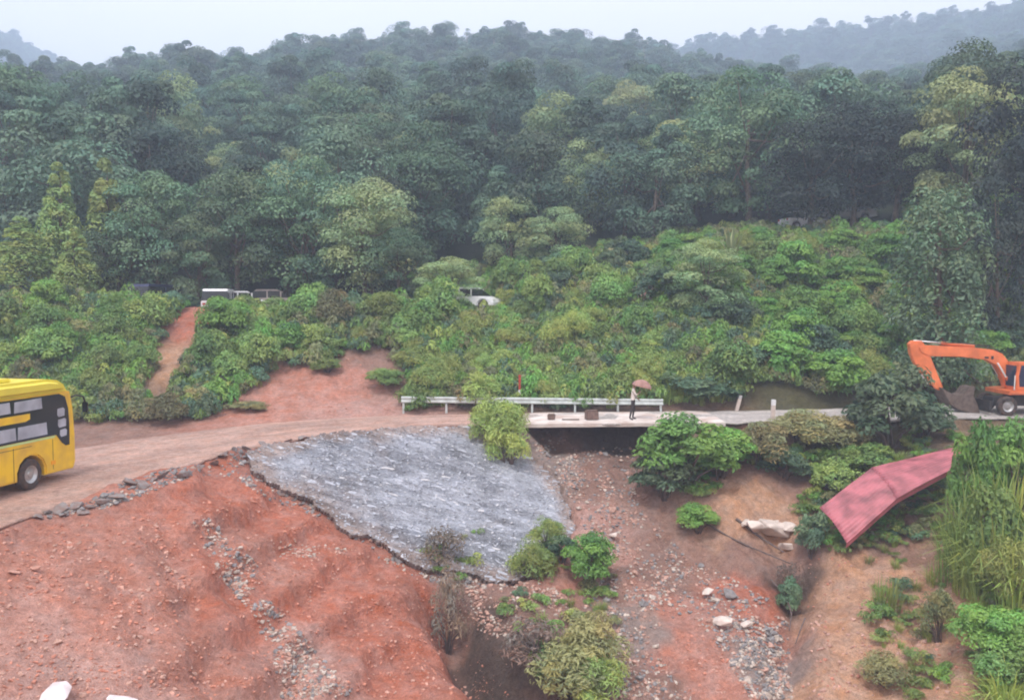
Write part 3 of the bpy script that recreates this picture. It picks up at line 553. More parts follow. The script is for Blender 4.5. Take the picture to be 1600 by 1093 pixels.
for px, py, s, lab in [(85, 1098, 1.05, 'big whitish boulder at the bottom of the red slope'), (190, 1104, .8, 'smaller pinkish white boulder at the bottom of the red slope')]:
    chunk(px, py, s, rock_mesh('white_boulder', 80 + px, mat_plain('whitish_stone', (.75, .66, .66), .8, var=.25, scale=3, bump=.3), .7, 26), 'boulder', lab, 'boulder', sq=.8)
for px, py, s, lab in [(22, 900, .42, 'flat red stone slab beside the smaller one on the smooth slope'), (55, 890, .55, 'longest flat red stone slab on the smooth red slope')]:
    chunk(px, py, s, rock_mesh('flat_stone', 90 + px, mat_plain('flat_red_stone', (.5, .27, .21), .9, bump=.4), .4, 14, True), 'flat_stone', lab, 'stone')

# ------------------------------------------------------------------ plants
def leaves(C, Nr, L, W, r, droop=.15, tint=None):
    n = len(C); Nr = Nr / (np.linalg.norm(Nr, axis=1)[:, None] + 1e-9)
    d = np.cross(Nr, r.normal(size=(n, 3))); d /= np.linalg.norm(d, axis=1)[:, None] + 1e-9; s = np.cross(Nr, d)
    L = np.broadcast_to(L, n)[:, None]; W = np.broadcast_to(W, n)[:, None]
    V = np.stack([C - d * L * .5, C + s * W * .5 + d * L * .05, C + d * L * .5 - Nr * L * droop, C - s * W * .5 + d * L * .05], 1).reshape(-1, 3)
    Fq = np.arange(4 * n).reshape(n, 4)
    t = np.repeat(tint if tint is not None else np.ones((n, 3)), 4, 0)
    return V, Fq, t
def clump_leaves(cl, per, Ls, Ws, r, up=.45, shell=.75, tvar=.22):
    """cl: (n,6) centre + radii"""
    n = len(cl); k = np.repeat(np.arange(n), per); d = r.normal(size=(len(k), 3)); d /= np.linalg.norm(d, axis=1)[:, None]
    d[:, 2] = np.where(d[:, 2] < -.25, -d[:, 2], d[:, 2])
    rr = shell + (1 - shell) * r.uniform(size=(len(k), 1))**.6
    C = cl[k, :3] + d * rr * cl[k, 3:6]
    Nr = d * .9 + np.array([0, 0, up]) + r.normal(size=d.shape) * .3
    ct = r.uniform(1 - tvar, 1 + tvar, (n, 1))[k] * r.uniform(.8, 1.2, (len(k), 1)); warm = r.uniform(-.1, .12, (n, 1))[k]
    tint = ct * np.column_stack([1 + warm[:, 0] * 1.5, np.ones(len(k)), 1 - warm[:, 0]])
    return leaves(C, Nr, r.uniform(*Ls, len(k)), r.uniform(*Ws, len(k)), r, tint=tint)
def crown_mesh(name, cl, per, Ls, Ws, mat, r, **k):
    V, Fq, t = clump_leaves(cl, per, Ls, Ws, r, **k); return mesh_np(name, V, Fq, [mat], t)
def trunk_mesh(cl, h, r0, r, mat=M_bark, lean=.3, frac=.7, limbs=12, low=.3):
    top = np.array([r.normal(0, lean), r.normal(0, lean), h * frac]); ts = np.linspace(0, 1, 7)
    pts = np.stack([top[0] * ts**1.5 + .06 * np.sin(ts * 7), top[1] * ts**1.5, top[2] * ts - .3], 1)
    it = [(pts, np.linspace(r0, r0 * .35, 7) * np.concatenate([[1.35], np.ones(6)]), 8)]
    for c in cl[r.choice(len(cl), min(limbs, len(cl)), False)]:
        t = r.uniform(low, .95); b = np.array([np.interp(t, ts, pts[:, i]) for i in range(3)]); m = (b + c[:3]) / 2 + [0, 0, -.05 * h + .1]
        it.append((np.array([b, m, c[:3]]), np.array([r0 * .32, r0 * .22, r0 * .08]), 5))
    return tubes_mesh('trunk', it, mat)
def clumps_ell(r, n, c, rad, cr, shell=.6, zmin=-.6, flat=.6):
    d = r.normal(size=(n * 4, 3)); d /= np.linalg.norm(d, axis=1)[:, None]; d = d[d[:, 2] > zmin][:n]
    p = np.array(c) + d * (shell + (1 - shell) * r.uniform(size=(len(d), 1))**.5) * np.array(rad)
    q = cr * r.uniform(.6, 1.25, len(d)); return np.column_stack([p, q, q, q * flat])
PROTO = {}
def add_proto(kind, crown, trunk): PROTO.setdefault(kind, []).append((crown, trunk))
def recol(me, mat): m = me.copy(); m.materials.clear(); m.materials.append(mat); return m
for i in range(4):   # round broadleaf trees 9 m tall, 7.5 m wide
    r = np.random.default_rng(100 + i)
    cl = np.vstack([clumps_ell(r, 44, (0, 0, 4.6), (2.9, 2.9, 3.7), 1.25, .75, -.95, .7), clumps_ell(r, 8, (0, 0, 4.8), (1.6, 1.6, 2), 1.4, .1)])
    cr = crown_mesh('crown', cl, 230, (.16, .29), (.1, .16), LEAF['broad'], r); tr = trunk_mesh(cl, 9, .24, r)
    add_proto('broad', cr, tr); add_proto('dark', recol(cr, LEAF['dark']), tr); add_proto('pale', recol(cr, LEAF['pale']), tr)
for i in range(3):   # conical upright trees 9 m x 3.4 m
    r = np.random.default_rng(120 + i); z = r.uniform(.9, 8.7, 95); a = r.uniform(0, 6.3, 95); R = 1.25 * np.clip((9.2 - z) / 6.5, .1, 1)**.8
    q = .68 * r.uniform(.7, 1.2, 95) * np.clip((10.5 - z) / 6, .5, 1.1)
    cl = np.column_stack([np.cos(a) * R, np.sin(a) * R, z, q, q, q * 1.05])
    add_proto('conic', crown_mesh('crown', cl, 75, (.2, .36), (.1, .17), LEAF['conic'], r), trunk_mesh(cl, 9, .16, r, lean=.1, frac=.9))
for i in range(5):   # hillside forest trees, 11 m, uneven
    r = np.random.default_rng(140 + i)
    cl = np.vstack([clumps_ell(r, 30, (0, 0, 5.0), (3.2, 3.2, 4.4), 1.6, .7, -.97, .75), clumps_ell(r, 6, (r.normal(0, .8), r.normal(0, .8), 9.0), (1.7, 1.7, 1.3), 1.15, .3), clumps_ell(r, 5, (0, 0, 5.5), (1, 1, 2.5), 1.3, .1)])
    add_proto('forest', crown_mesh('crown', cl, 260, (.2, .36), (.13, .2), LEAF['forest'], r, tvar=.3), trunk_mesh(cl, 11, .2, r, M_bark))
for i in range(4):   # tall thin ridge trees with open crowns, 13 m
    r = np.random.default_rng(160 + i); nb = 9; z = np.linspace(6.5, 12.6, nb) + r.normal(0, .3, nb); a = r.uniform(0, 6.3, nb); R = r.uniform(.3, 1.9, nb) * np.clip((13.6 - z) / 5, .2, 1)
    q = r.uniform(.55, 1.0, nb); cl = np.column_stack([np.cos(a) * R, np.sin(a) * R, z, q, q, q * .6])
    add_proto('ridge', crown_mesh('crown', cl, 55, (.3, .55), (.15, .25), LEAF['forest'], r), trunk_mesh(cl, 13, .15, r, M_bark_pale, frac=.93, limbs=9, low=.5))
r = np.random.default_rng(190); nv_ = 130; z = r.uniform(.3, 7.6, nv_); a = r.uniform(0, 6.3, nv_); R = 1.75 * np.clip((8.6 - z) / 3.2, .25, 1)**.6 * (.85 + .25 * np.sin(a * 3 + z)); q = r.uniform(.5, .8, nv_)
cl = np.column_stack([np.cos(a) * R, np.sin(a) * R, z, q, q, q * 1.3]); add_proto('vine', crown_mesh('crown', cl, 80, (.16, .3), (.09, .15), LEAF['broad'], r), trunk_mesh(cl, 8, .22, r, lean=.1, frac=.9))
def shrub_proto(kind, seed, leaf, n, per, w, h, Ls, Ws, flat=.75, up=.6):
    r = np.random.default_rng(seed); cl = clumps_ell(r, n, (0, 0, h * .4), (w * .36, w * .36, h * .42), w * .2, .5, -.4, flat)
    cr = crown_mesh('foliage', cl, per, Ls, Ws, LEAF[leaf], r, up=up, shell=.55)
    it = [(np.array([[r.normal(0, .06), r.normal(0, .06), -.25], (np.array([0, 0, .1]) + c[:3]) / 2 * [.8, .8, 1], c[:3]]), np.array([.035, .025, .012]) * w / 1.6, 5) for c in cl[:10]]
    add_proto(kind, cr, tubes_mesh('stem', it, M_twig))
for i in range(5): shrub_proto('shrub', 200 + i, 'shrub', 26, 130, 1.9, 1.5, (.09, .17), (.04, .075), 1.05, .3)
for i in range(3): shrub_proto('vivid', 220 + i, 'vivid', 30, 150, 2.2, 2.0, (.1, .17), (.05, .085), .65)
for i in range(3): shrub_proto('light', 240 + i, 'light', 26, 130, 1.9, 1.6, (.13, .26), (.02, .04), 1.1, .3)
for i in range(3): shrub_proto('olive', 260 + i, 'olive', 24, 120, 1.9, 1.4, (.1, .19), (.03, .055), .9, .4)
for i in range(2): shrub_proto('dry', 280 + i, 'dry', 20, 45, 1.8, 1.4, (.12, .22), (.03, .06), 1, .3)
for i in range(2): shrub_proto('deep', 290 + i, 'broad', 28, 130, 2.0, 1.8, (.1, .18), (.05, .09), .7)
def blades(kind, seed, leaf, n, L, W, spread, lean):
    r = np.random.default_rng(seed); a = r.uniform(0, 6.3, n); base = np.column_stack([np.cos(a) * spread * r.uniform(0, 1, n), np.sin(a) * spread * r.uniform(0, 1, n), np.full(n, -.05)])
    ln = r.uniform(*L, n); out = lean * r.uniform(.25, 1.2, n); b2 = a + r.normal(0, .5, n); d = np.column_stack([np.cos(b2), np.sin(b2), 0 * a]); s = np.column_stack([-np.sin(b2), np.cos(b2), 0 * a])
    Vs = []
    for t, wd in ((0, .7), (.35, 1), (.7, .8), (1, .05)):
        c = base + d * (ln * out * t**2)[:, None] + np.array([0, 0, 1]) * (ln * (t - .45 * out * t**2.5))[:, None]; hw = (W * wd * r.uniform(.7, 1.2, n) / 2)[:, None]
        Vs += [c - s * hw, c + s * hw]
    V = np.stack(Vs, 1); I = np.arange(n)[:, None] * 8; Q = np.concatenate([I + np.array([2 * k, 2 * k + 1, 2 * k + 3, 2 * k + 2]) for k in range(3)])
    v = r.uniform(.7, 1.25, (n, 1)); y = r.uniform(-.05, .25, n) ** 2 * 2; tint = np.repeat(v * np.column_stack([1 + y * 2, 1 + 0 * y, 1 - y]), 8, 0)
    add_proto(kind, mesh_np('blades', V.reshape(-1, 3), Q, [LEAF[leaf]], tint), None)
for i in range(3): blades('tallgrass', 300 + i, 'grass', 300, (.35, 1.35), .05, .9, 1.3)
for i in range(3): blades('tuft', 310 + i, 'grass', 90, (.25, .7), .02, .22, .7)
for i in range(2): blades('fan', 320 + i, 'pale', 34, (.8, 1.7), .2, .15, 1.0)
def low_proto(seed, leaf):
    r = np.random.default_rng(seed); cl = clumps_ell(r, 9, (0, 0, .15), (.5, .5, .25), .26, .2, -.1, .8); add_proto('cover', crown_mesh('cover', cl, 55, (.09, .18), (.035, .07), LEAF[leaf], r), None)
for i, l in enumerate(['shrub', 'shrub', 'olive', 'vivid', 'light', 'broad']): low_proto(330 + i, l)

def plant(kind, p, label, cat, group=None, name=None, scale=(1, 1, 1), rz=None, parts=True, v=None, tilt=0.):
    k = rng.integers(len(PROTO[kind])) if v is None else v; cr, tr = PROTO[kind][k]
    sc = scale if hasattr(scale, '__len__') else (scale,) * 3; rot = (rng.normal(0, .03) + tilt, rng.normal(0, .03), rng.uniform(0, 6.3) if rz is None else rz)
    if not parts or tr is None:
        return tag(obj(name, cr, None, p, rot, sc), label, cat, group)
    e = thing(name, label, cat, p, rot, group); e.scale = sc
    isT = cr.name.startswith('crown')
    obj('crown' if isT else 'foliage', cr, e); obj('trunk' if isT else 'stem', tr, e); return e
NOM = {'broad': (9, 7.6), 'dark': (9, 7.6), 'pale': (9, 7.6), 'conic': (9.3, 3.6), 'vine': (8.4, 4.6), 'forest': (11, 8), 'ridge': (13, 4), 'shrub': (1.45, 1.9), 'vivid': (1.8, 2.2), 'light': (1.45, 1.9), 'olive': (1.3, 1.9), 'dry': (1.3, 1.8), 'deep': (1.6, 2.0), 'tallgrass': (1.3, 2.6), 'tuft': (.6, .7), 'fan': (1.6, 2)}
def plant_px(kind, px, top, wpx, Y, label, cat, name, base=None, **k):
    """a plant rooted in the ground at depth Y whose top and width are read off the photograph"""
    x = (px - 800) / F * Y; zb = float(H(x, Y)) if base is None else P(px, base, Y)[2]; zt = P(px, top, Y)[2]
    h0, w0 = NOM[kind]; sz = max(.3, (zt - zb) / h0); sx = wpx / F * Y / w0
    return plant(kind, (x, Y, zb - .05), label, cat, name=name, scale=(sx, sx, sz), **k)
NEAR_EXTRA = [('vivid', 1535, 655, 90, 31.8, 'leafy bush inside the tall grass right of the red roof', 'bush'), ('vivid', 1600, 655, 110, 32.0, 'leafy bush behind the grass below the excavator wheels', 'bush'), ('shrub', 1565, 760, 110, 29.4, 'leafy bush in the drooping grass below the excavator', 'bush'), ('light', 1590, 850, 90, 27.4, 'light bush under the grass at the picture edge', 'bush')]
FEATURE = [
 ('conic', 95, 243, 78, 59, 'light green conical tree, taller of two pointed tops beyond the bus', 'conical_tree'),
 ('conic', 166, 238, 76, 61, 'pointed light green tree just right of the tallest conical tree', 'conical_tree'),
 ('conic', 34, 332, 92, 57, 'short light green conical tree directly above the bus roof', 'conical_tree'),
 ('conic', 120, 350, 70, 56.5, 'low conical tree between the bus side and the broad tree row', 'conical_tree'),
 ('broad', 250, 262, 165, 61, 'first broad dark green tree of the row above the white van', 'broadleaf_tree'),
 ('broad', 372, 258, 165, 62, 'broad tree in the row directly behind the parked white van', 'broadleaf_tree'),
 ('broad', 478, 238, 180, 63, 'tallest broad tree of the row on the terrace', 'broadleaf_tree'),
 ('pale', 570, 282, 165, 61, 'broad tree at the right end of the terrace row', 'broadleaf_tree'),
 ('broad', 625, 350, 120, 59.5, 'lower broad tree beside the right end of the terrace row', 'broadleaf_tree'),
 ('broad', 310, 330, 130, 60.5, 'lower broad tree filling the row in front of the van shade', 'broadleaf_tree'),
 ('broad', 190, 335, 120, 60.5, 'lower broad tree between the conical trees and the row', 'broadleaf_tree'),
 ('pale', 702, 398, 118, 57.5, 'small layered tree standing over the white hatchback', 'broadleaf_tree'),
 ('broad', 665, 215, 165, 76, 'dark round tree behind the right end of the terrace row', 'broadleaf_tree'),
 ('forest', 868, 160, 110, 96, 'pointed blue green tree on the middle of the hillside', 'forest_tree'),
 ('pale', 1085, 182, 225, 84, 'big light layered tree on the hillside left of the dark grove', 'broadleaf_tree'),
 ('pale', 985, 215, 150, 88, 'rounded tree left of the big light layered tree', 'broadleaf_tree'),
 ('pale', 800, 300, 110, 70, 'low round tree above the white hatchback', 'broadleaf_tree'),
 ('pale', 872, 318, 110, 69, 'low bright round tree at the middle hillside foot', 'broadleaf_tree'),
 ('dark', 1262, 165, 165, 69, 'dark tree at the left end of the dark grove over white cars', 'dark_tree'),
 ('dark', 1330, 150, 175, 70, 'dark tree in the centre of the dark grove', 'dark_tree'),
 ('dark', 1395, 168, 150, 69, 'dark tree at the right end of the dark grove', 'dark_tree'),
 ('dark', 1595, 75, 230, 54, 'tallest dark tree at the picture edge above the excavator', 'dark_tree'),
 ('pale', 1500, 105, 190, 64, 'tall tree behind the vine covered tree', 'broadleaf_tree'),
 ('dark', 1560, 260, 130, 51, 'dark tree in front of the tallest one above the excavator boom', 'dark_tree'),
 ('broad', 1445, 185, 120, 68, 'tree between the dark grove and the tall tree behind the vines', 'broadleaf_tree'),
 ('vine', 1470, 288, 150, 47.5, 'vine covered tower of leaves above the excavator arm', 'vine_covered_tree'),
 ('pale', 1102, 372, 135, 53, 'solitary bushy tree on the open bank above the road', 'broadleaf_tree'),
 ('deep', 1395, 570, 150, 38.3, 'small dark tree between the road and the fallen red roof', 'small_tree'),
]
for kind, px, top, wpx, Y, lab, nm in FEATURE:
    plant_px(kind, px, top, wpx, Y, lab, 'tree', nm)
plant_px('fan', 1140, 330, 60, 60, 'pale fan leaved plant on the bank left of the dark grove', 'plant', 'fan_leaved_plant')
NEAR = [
 ('vivid', 1075, 648, 165, 36.6, 'big bright green bush hiding the end of the undermined road', 'bush'),
 ('vivid', 1130, 668, 120, 37.2, 'bush behind the big bright one beside the road', 'bush'),
 ('deep', 1040, 700, 110, 36.4, 'shadowed lower part bush beneath the big bright bush', 'bush'),
 ('vivid', 1095, 785, 75, 34.8, 'small green bush standing alone above the gully', 'bush'),
 ('light', 775, 628, 105, 38.3, 'feathery light green bush on the road edge before the guard rail', 'bush'),
 ('light', 795, 650, 80, 37.6, 'lower feathery bush hanging over the stone lining top', 'bush'),
 ('vivid', 922, 832, 95, 31.6, 'round green bush right of the stone lining', 'bush'),
 ('deep', 880, 832, 60, 32.6, 'dark little bush at the right corner of the stone lining', 'bush'),
 ('light', 830, 848, 80, 32.2, 'light green bush growing over the lining corner', 'bush'),
 ('light', 855, 810, 60, 33.2, 'thin pale bush on the right margin of the lining', 'bush'),
 ('dry', 688, 828, 80, 31.9, 'dry brown bush at the bottom edge of the lining', 'bush'),
 ('dry', 700, 900, 70, 29.9, 'dry brown bush hanging below the lining edge', 'bush'),
 ('olive', 930, 960, 130, 26.3, 'olive bush at the top of the clump in the gully', 'bush'),
 ('olive', 900, 1000, 150, 25.2, 'largest olive bush in the gully bottom', 'bush'),
 ('light', 935, 1030, 110, 24.8, 'yellowish feathery bush at the bottom of the gully clump', 'bush'),
 ('dry', 835, 968, 120, 26.6, 'grey brown leafless looking bush left of the olive clump', 'bush'),
 ('shrub', 1312, 715, 90, 36.0, 'leafy fern like bush behind the fallen red roof', 'bush'),
 ('deep', 1275, 795, 60, 33.2, 'dark bush tucked against the lower end of the red roof', 'bush'),
 ('olive', 1190, 660, 110, 38.0, 'olive bush beside the road past the big green bush', 'bush'),
 ('olive', 1255, 640, 120, 39.3, 'olive bush on the roadside near the white marker post', 'bush'),
 ('olive', 1310, 650, 120, 39.2, 'brownish olive bush between the marker post and small tree', 'bush'),
 ('deep', 1230, 700, 90, 37.4, 'dark bush under the roadside olive bushes', 'bush'),
 ('deep', 1450, 622, 100, 39.4, 'dark bush between the small tree and the excavator', 'bush'),
 ('shrub', 1360, 690, 90, 37.2, 'leafy bush at the foot of the small dark tree', 'bush'),
 ('dry', 1242, 870, 50, 32.0, 'dead brown bush clinging to the gully wall', 'bush'),
 ('deep', 1240, 900, 45, 31.4, 'narrow dark bush on the gully wall below the dead one', 'bush'),
 ('vivid', 1560, 935, 120, 25.8, 'bright bush at the lower picture edge on the tan slope', 'bush'),
 ('shrub', 1600, 1000, 130, 24.6, 'leafy bush in the bottom corner of the tan slope', 'bush'),
 ('olive', 1480, 920, 60, 27.4, 'small olive bush on the tan slope', 'bush'),
 ('olive', 1395, 1020, 90, 26.4, 'olive bush low on the tan slope', 'bush'),
 ('shrub', 600, 575, 75, 47.0, 'green bush growing on the red bank scar', 'bush'),
 ('shrub', 510, 555, 60, 48.0, 'green bush hanging at the top of the red bank scar', 'bush'),
 ('olive', 385, 632, 80, 43.6, 'low olive bush at the foot of the red bank scar', 'bush'),
 ('deep', 1080, 580, 130, 44.6, 'dark green roadside bush behind the end of the guard rail', 'bush'),
 ('shrub', 385, 458, 60, 56.6, 'green bush in front of the half hidden white car', 'bush'),
 ('shrub', 425, 462, 70, 56.8, 'green bush in front of the beige car', 'bush'),
 ('deep', 350, 464, 44, 56.6, 'dark bush before the tail of the white van', 'bush'),
 ('deep', 285, 455, 60, 56.8, 'dark bush between the dark blue and the white van', 'bush'),
 ('shrub', 718, 466, 62, 56.0, 'green bush before the rear of the white hatchback', 'bush'),
 ('deep', 1120, 600, 90, 44.4, 'dark roadside bush beside the leaning white marker', 'bush'),
]
for kind, px, top, wpx, Y, lab, nm in NEAR + NEAR_EXTRA:
    plant_px(kind, px, top, wpx, Y, lab, 'bush', 'leafy_bush' if kind != 'dry' else 'dry_bush')
for px, top, wpx, Y, lab in [(1545,650,130,30.5,'tallest clump of bright green grass right of the red roof'),(1590,640,130,31,'bright tall grass clump at the picture edge below the excavator'),(1510,690,90,30.2,'arching grass clump against the upper end of the red roof'),(1575,720,140,28.6,'drooping tall grass clump below the excavator'),(1530,760,100,29.3,'lower grass clump under the upper roof end'),(1600,800,110,27.6,'grass clump at the picture edge on the tan slope'),(1595,1000,110,23.8,'bright grass clump in the lower corner'),(1580,1060,120,23.0,'yellow green grass at the bottom corner')]:
    plant_px('tallgrass', px, top, wpx, Y, lab, 'grass clump', 'grass_clump')
for px, top, wpx, Y, lab in [(1402,882,50,29.6,'lone green grass tuft on the tan slope'),(1385,890,35,29.8,'grass tuft just left of the lone one on tan soil'),(1470,870,40,30.6,'grass tuft at the upper tan slope'),(1540,900,50,28,'grass tuft near the bright edge bush')]:
    plant_px('tuft', px, top, wpx, Y, lab, 'grass tuft', 'grass_tuft')

BARE = [[(300,668),(345,640),(400,600),(440,568),(500,578),(540,548),(600,548),(650,590),(640,650),(560,662)], [(215,640),(235,560),(262,505),(290,478),(360,478),(355,510),(315,545),(285,590),(265,640)], [(985,435),(1025,435),(1025,485),(985,485)], [(110,700),(110,670),(155,668),(300,676),(300,690)],
        [(1160,600),(1230,606),(1350,636),(1350,660),(1160,650)]]
def bare(px, py):
    r = np.zeros(px.shape, bool)
    for b in BARE: r |= in_poly(px, py, b)
    return r
def bank_points(step, seed, y0=42.3, y1=66, pmax=1660):
    r = np.random.default_rng(seed); X, Y = np.meshgrid(np.arange(-36, 40 if pmax < 1700 else 70, step), np.arange(y0, y1, step)); X = X.ravel() + r.uniform(-.5, .5, X.size) * step; Y = Y.ravel() + r.uniform(-.5, .5, Y.size) * step
    Z = H(X, Y); d, rz, hw, sd = road_dist(np.stack([X, Y], 1)); px, py = proj(np.stack([X, Y, Z], 1))
    ok = (d > hw + .55) & (sd > 0) & ~bare(px, py) & (px > -60) & (px < pmax) & ~((px < 640) & (Y > 55.5)) & ~((px > 1400) & (Y < 47.5) & (py > 560))
    ok &= ~((px > 640) & (px < 780) & (Y > 55.5) & (Y < 62)) & ~((px > 1200) & (px < 1420) & (py < 366))
    return X[ok], Y[ok], Z[ok], px[ok], py[ok]
X, Y, Z, px, py = bank_points(1.95, 5)
order = np.random.default_rng(2).permutation(len(X)); cnt = 0
SH = {'shrub': ('leafy green shrub', 'shrubs on the bank above the road'), 'light': ('light feathery shrub', 'light shrubs on the bank'), 'olive': ('olive brown shrub', 'olive shrubs on the bank'), 'vivid': ('lush bright green shrub', 'lush shrubs on the bank'), 'deep': ('dark green shrub', 'dark shrubs on the upper bank')}
BANK_AT = [(40, 500, 'on the bank high above the bus'), (50, 570, 'on the bank just above the bus roof'), (160, 500, 'below the conical trees'), (150, 570, 'on the bank right of the bus roof'), (200, 640, 'at the bank foot past the bus front'), (210, 545, 'left of the narrow earth scar'), (330, 560, 'between the two earth scars'), (300, 630, 'left of the wide red scar'), (390, 520, 'below the parked white van'), (400, 570, 'on the left rim of the wide red scar'), (480, 530, 'above the wide red scar'), (560, 510, 'below the right end of the terrace row'), (660, 520, 'below the small layered tree'), (650, 590, 'right of the wide red scar'), (740, 520, 'below the white hatchback'), (720, 590, 'behind the left half of the guard rail'), (830, 595, 'behind the red topped marker post'), (930, 600, 'behind the person with the umbrella'), (840, 520, 'on the middle bank'), (820, 450, 'right of the white hatchback'), (920, 440, 'left of the pale earth patch'), (930, 520, 'below the pale earth patch'), (1040, 560, 'above the guard rail end'), (1030, 500, 'left of the solitary bushy tree'), (1110, 520, 'below the solitary bushy tree'), (1180, 470, 'right of the solitary bushy tree'), (1060, 430, 'above the solitary bushy tree'), (1150, 400, 'around the pale fan leaved plant'), (1290, 400, 'below the dark grove'), (1290, 470, 'on the open bank below the dark grove'), (1250, 550, 'above the marker posts'), (1350, 560, 'left of the excavator bucket'), (1400, 470, 'left of the vine covered tree'), (1420, 400, 'above left of the vine covered tree'), (1500, 540, 'above the excavator boom'), (1570, 530, 'above the excavator cab')]
HILL_AT = [(60, 330, 'behind the short conical tree'), (150, 300, 'behind the two pointed conical trees'), (250, 300, 'behind the first broad tree of the row'), (370, 300, 'behind the broad tree over the van'), (480, 300, 'behind the tallest broad tree'), (590, 320, 'behind the right end of the row'), (680, 300, 'around the dark round tree'), (790, 320, 'above the white hatchback'), (870, 280, 'below the pointed blue green tree'), (960, 320, 'left of the big light layered tree'), (1080, 330, 'behind the big light layered tree'), (1180, 320, 'left of the dark grove'), (1320, 300, 'behind the dark grove'), (1440, 320, 'right of the dark grove'), (1560, 300, 'behind the tallest dark tree'), (60, 260, 'high above the bus'), (250, 240, 'high above the conical trees'), (450, 240, 'high above the white van'), (650, 240, 'high above the terrace row end'), (850, 240, 'left of the pointed blue green tree'), (1050, 250, 'above the big light layered tree'), (1320, 240, 'above the dark grove')]
kinds = []
for i in order:
    a, b = px[i], py[i]; u = rng.uniform()
    if 640 < a < 1170 and b > 530: k = 'light' if u < .7 else 'shrub'
    elif a > 1040 and b > 380: k = 'vivid' if u < .3 else ('shrub' if u < .65 else ('deep' if u < .85 else 'light'))
    elif a < 330 and b > 590: k = 'olive' if u < .6 else 'shrub'
    elif b < 500: k = 'deep' if u < .3 else ('olive' if u < .5 else ('light' if u < .65 else 'shrub'))
    else: k = 'shrub' if u < .6 else ('vivid' if u < .72 else ('light' if u < .86 else 'olive'))
    s = rng.uniform(.95, 1.75) * (.8 if k == 'light' else 1)
    if b > 640 or (a < 420 and b > 600): s *= .7
    if 700 < a < 790 and 455 < b < 530: s *= .42
    if a < 640 and 455 < b < 505: s *= .6
    if a > 1190 and b < 400: s *= .38
    lab, grp = SH[k]; lab = lab + ' ' + near_of(BANK_AT, a, b)
    plant(k, (X[i], Y[i], Z[i] - .1), lab, 'shrub', grp, 'bank_shrub', (s, s, s * rng.uniform(.65, 1.25)), parts=False); cnt += 1
    kinds.append(k)
print('bank shrubs', cnt, {k: kinds.count(k) for k in set(kinds)})

# ------------------------------------------------------------------ scattered masses (geometry nodes)
def scatter(name, protos, pts, scales, label, cat, seed=0, tilt=.1):
    r = np.random.default_rng(seed); col = bpy.data.collections.new(name + '_kinds')
    for k, me in enumerate(protos): col.objects.link(bpy.data.objects.new('%s_kind_%02d' % (name, k), me))
    me = bpy.data.meshes.new(name); n = len(pts); me.vertices.add(n); me.vertices.foreach_set('co', np.asarray(pts, np.float32).ravel())
    a = me.attributes.new('turn', 'FLOAT_VECTOR', 'POINT'); a.data.foreach_set('vector', np.column_stack([r.normal(0, tilt, n), r.normal(0, tilt, n), r.uniform(0, 6.3, n)]).astype(np.float32).ravel())
    a = me.attributes.new('size', 'FLOAT_VECTOR', 'POINT'); a.data.foreach_set('vector', np.asarray(scales, np.float32).ravel())
    a = me.attributes.new('which', 'INT', 'POINT'); a.data.foreach_set('value', r.integers(0, len(protos), n).astype(np.int32))
    o = obj(name, me); tag(o, label, cat, kind='stuff')
    ng = bpy.data.node_groups.new(name, 'GeometryNodeTree'); ng.interface.new_socket('Geometry', in_out='INPUT', socket_type='NodeSocketGeometry'); ng.interface.new_socket('Geometry', in_out='OUTPUT', socket_type='NodeSocketGeometry')
    N = ng.nodes; L = ng.links; gi = N.new('NodeGroupInput'); go = N.new('NodeGroupOutput'); ci = N.new('GeometryNodeCollectionInfo'); ci.inputs['Collection'].default_value = col; ci.inputs['Separate Children'].default_value = True; ci.inputs['Reset Children'].default_value = True
    ip = N.new('GeometryNodeInstanceOnPoints'); ip.inputs['Pick Instance'].default_value = True
    def na(nm, t): x = N.new('GeometryNodeInputNamedAttribute'); x.data_type = t; x.inputs['Name'].default_value = nm; return x.outputs[0]
    L.new(gi.outputs[0], ip.inputs['Points']); L.new(ci.outputs[0], ip.inputs['Instance']); L.new(na('turn', 'FLOAT_VECTOR'), ip.inputs['Rotation']); L.new(na('size', 'FLOAT_VECTOR'), ip.inputs['Scale']); L.new(na('which', 'INT'), ip.inputs['Instance Index'])
    L.new(ip.outputs[0], go.inputs[0]); o.modifiers.new('scatter', 'NODES').node_group = ng; return o
X, Y, Z, px, py = bank_points(.45, 8, 42.3, 74, 2300)
s = rng.uniform(.7, 1.5, len(X)); scatter('undergrowth', [p[0] for p in PROTO['cover']], np.column_stack([X, Y, Z - .05]), np.column_stack([s, s, s * rng.uniform(1, 2.1, len(X))]), 'low leafy undergrowth covering the bank above the road', 'undergrowth', 3)
X, Y, Z, px, py = bank_points(.42, 9, 42.3, 62); k = rng.uniform(size=len(X)) < np.clip(.3 + .9 * fbm(X * .12, Y * .12, 501, 2) + .4 * ((px > 640) & (px < 1180)), 0, 1); X, Y, Z = X[k], Y[k], Z[k]
s = rng.uniform(.9, 2.0, len(X)); scatter('bank_grass', [p[0] for p in PROTO['tuft']], np.column_stack([X, Y, Z]), np.column_stack([s, s, s]), 'grass and creepers growing between the shrubs on the bank', 'grass', 13)
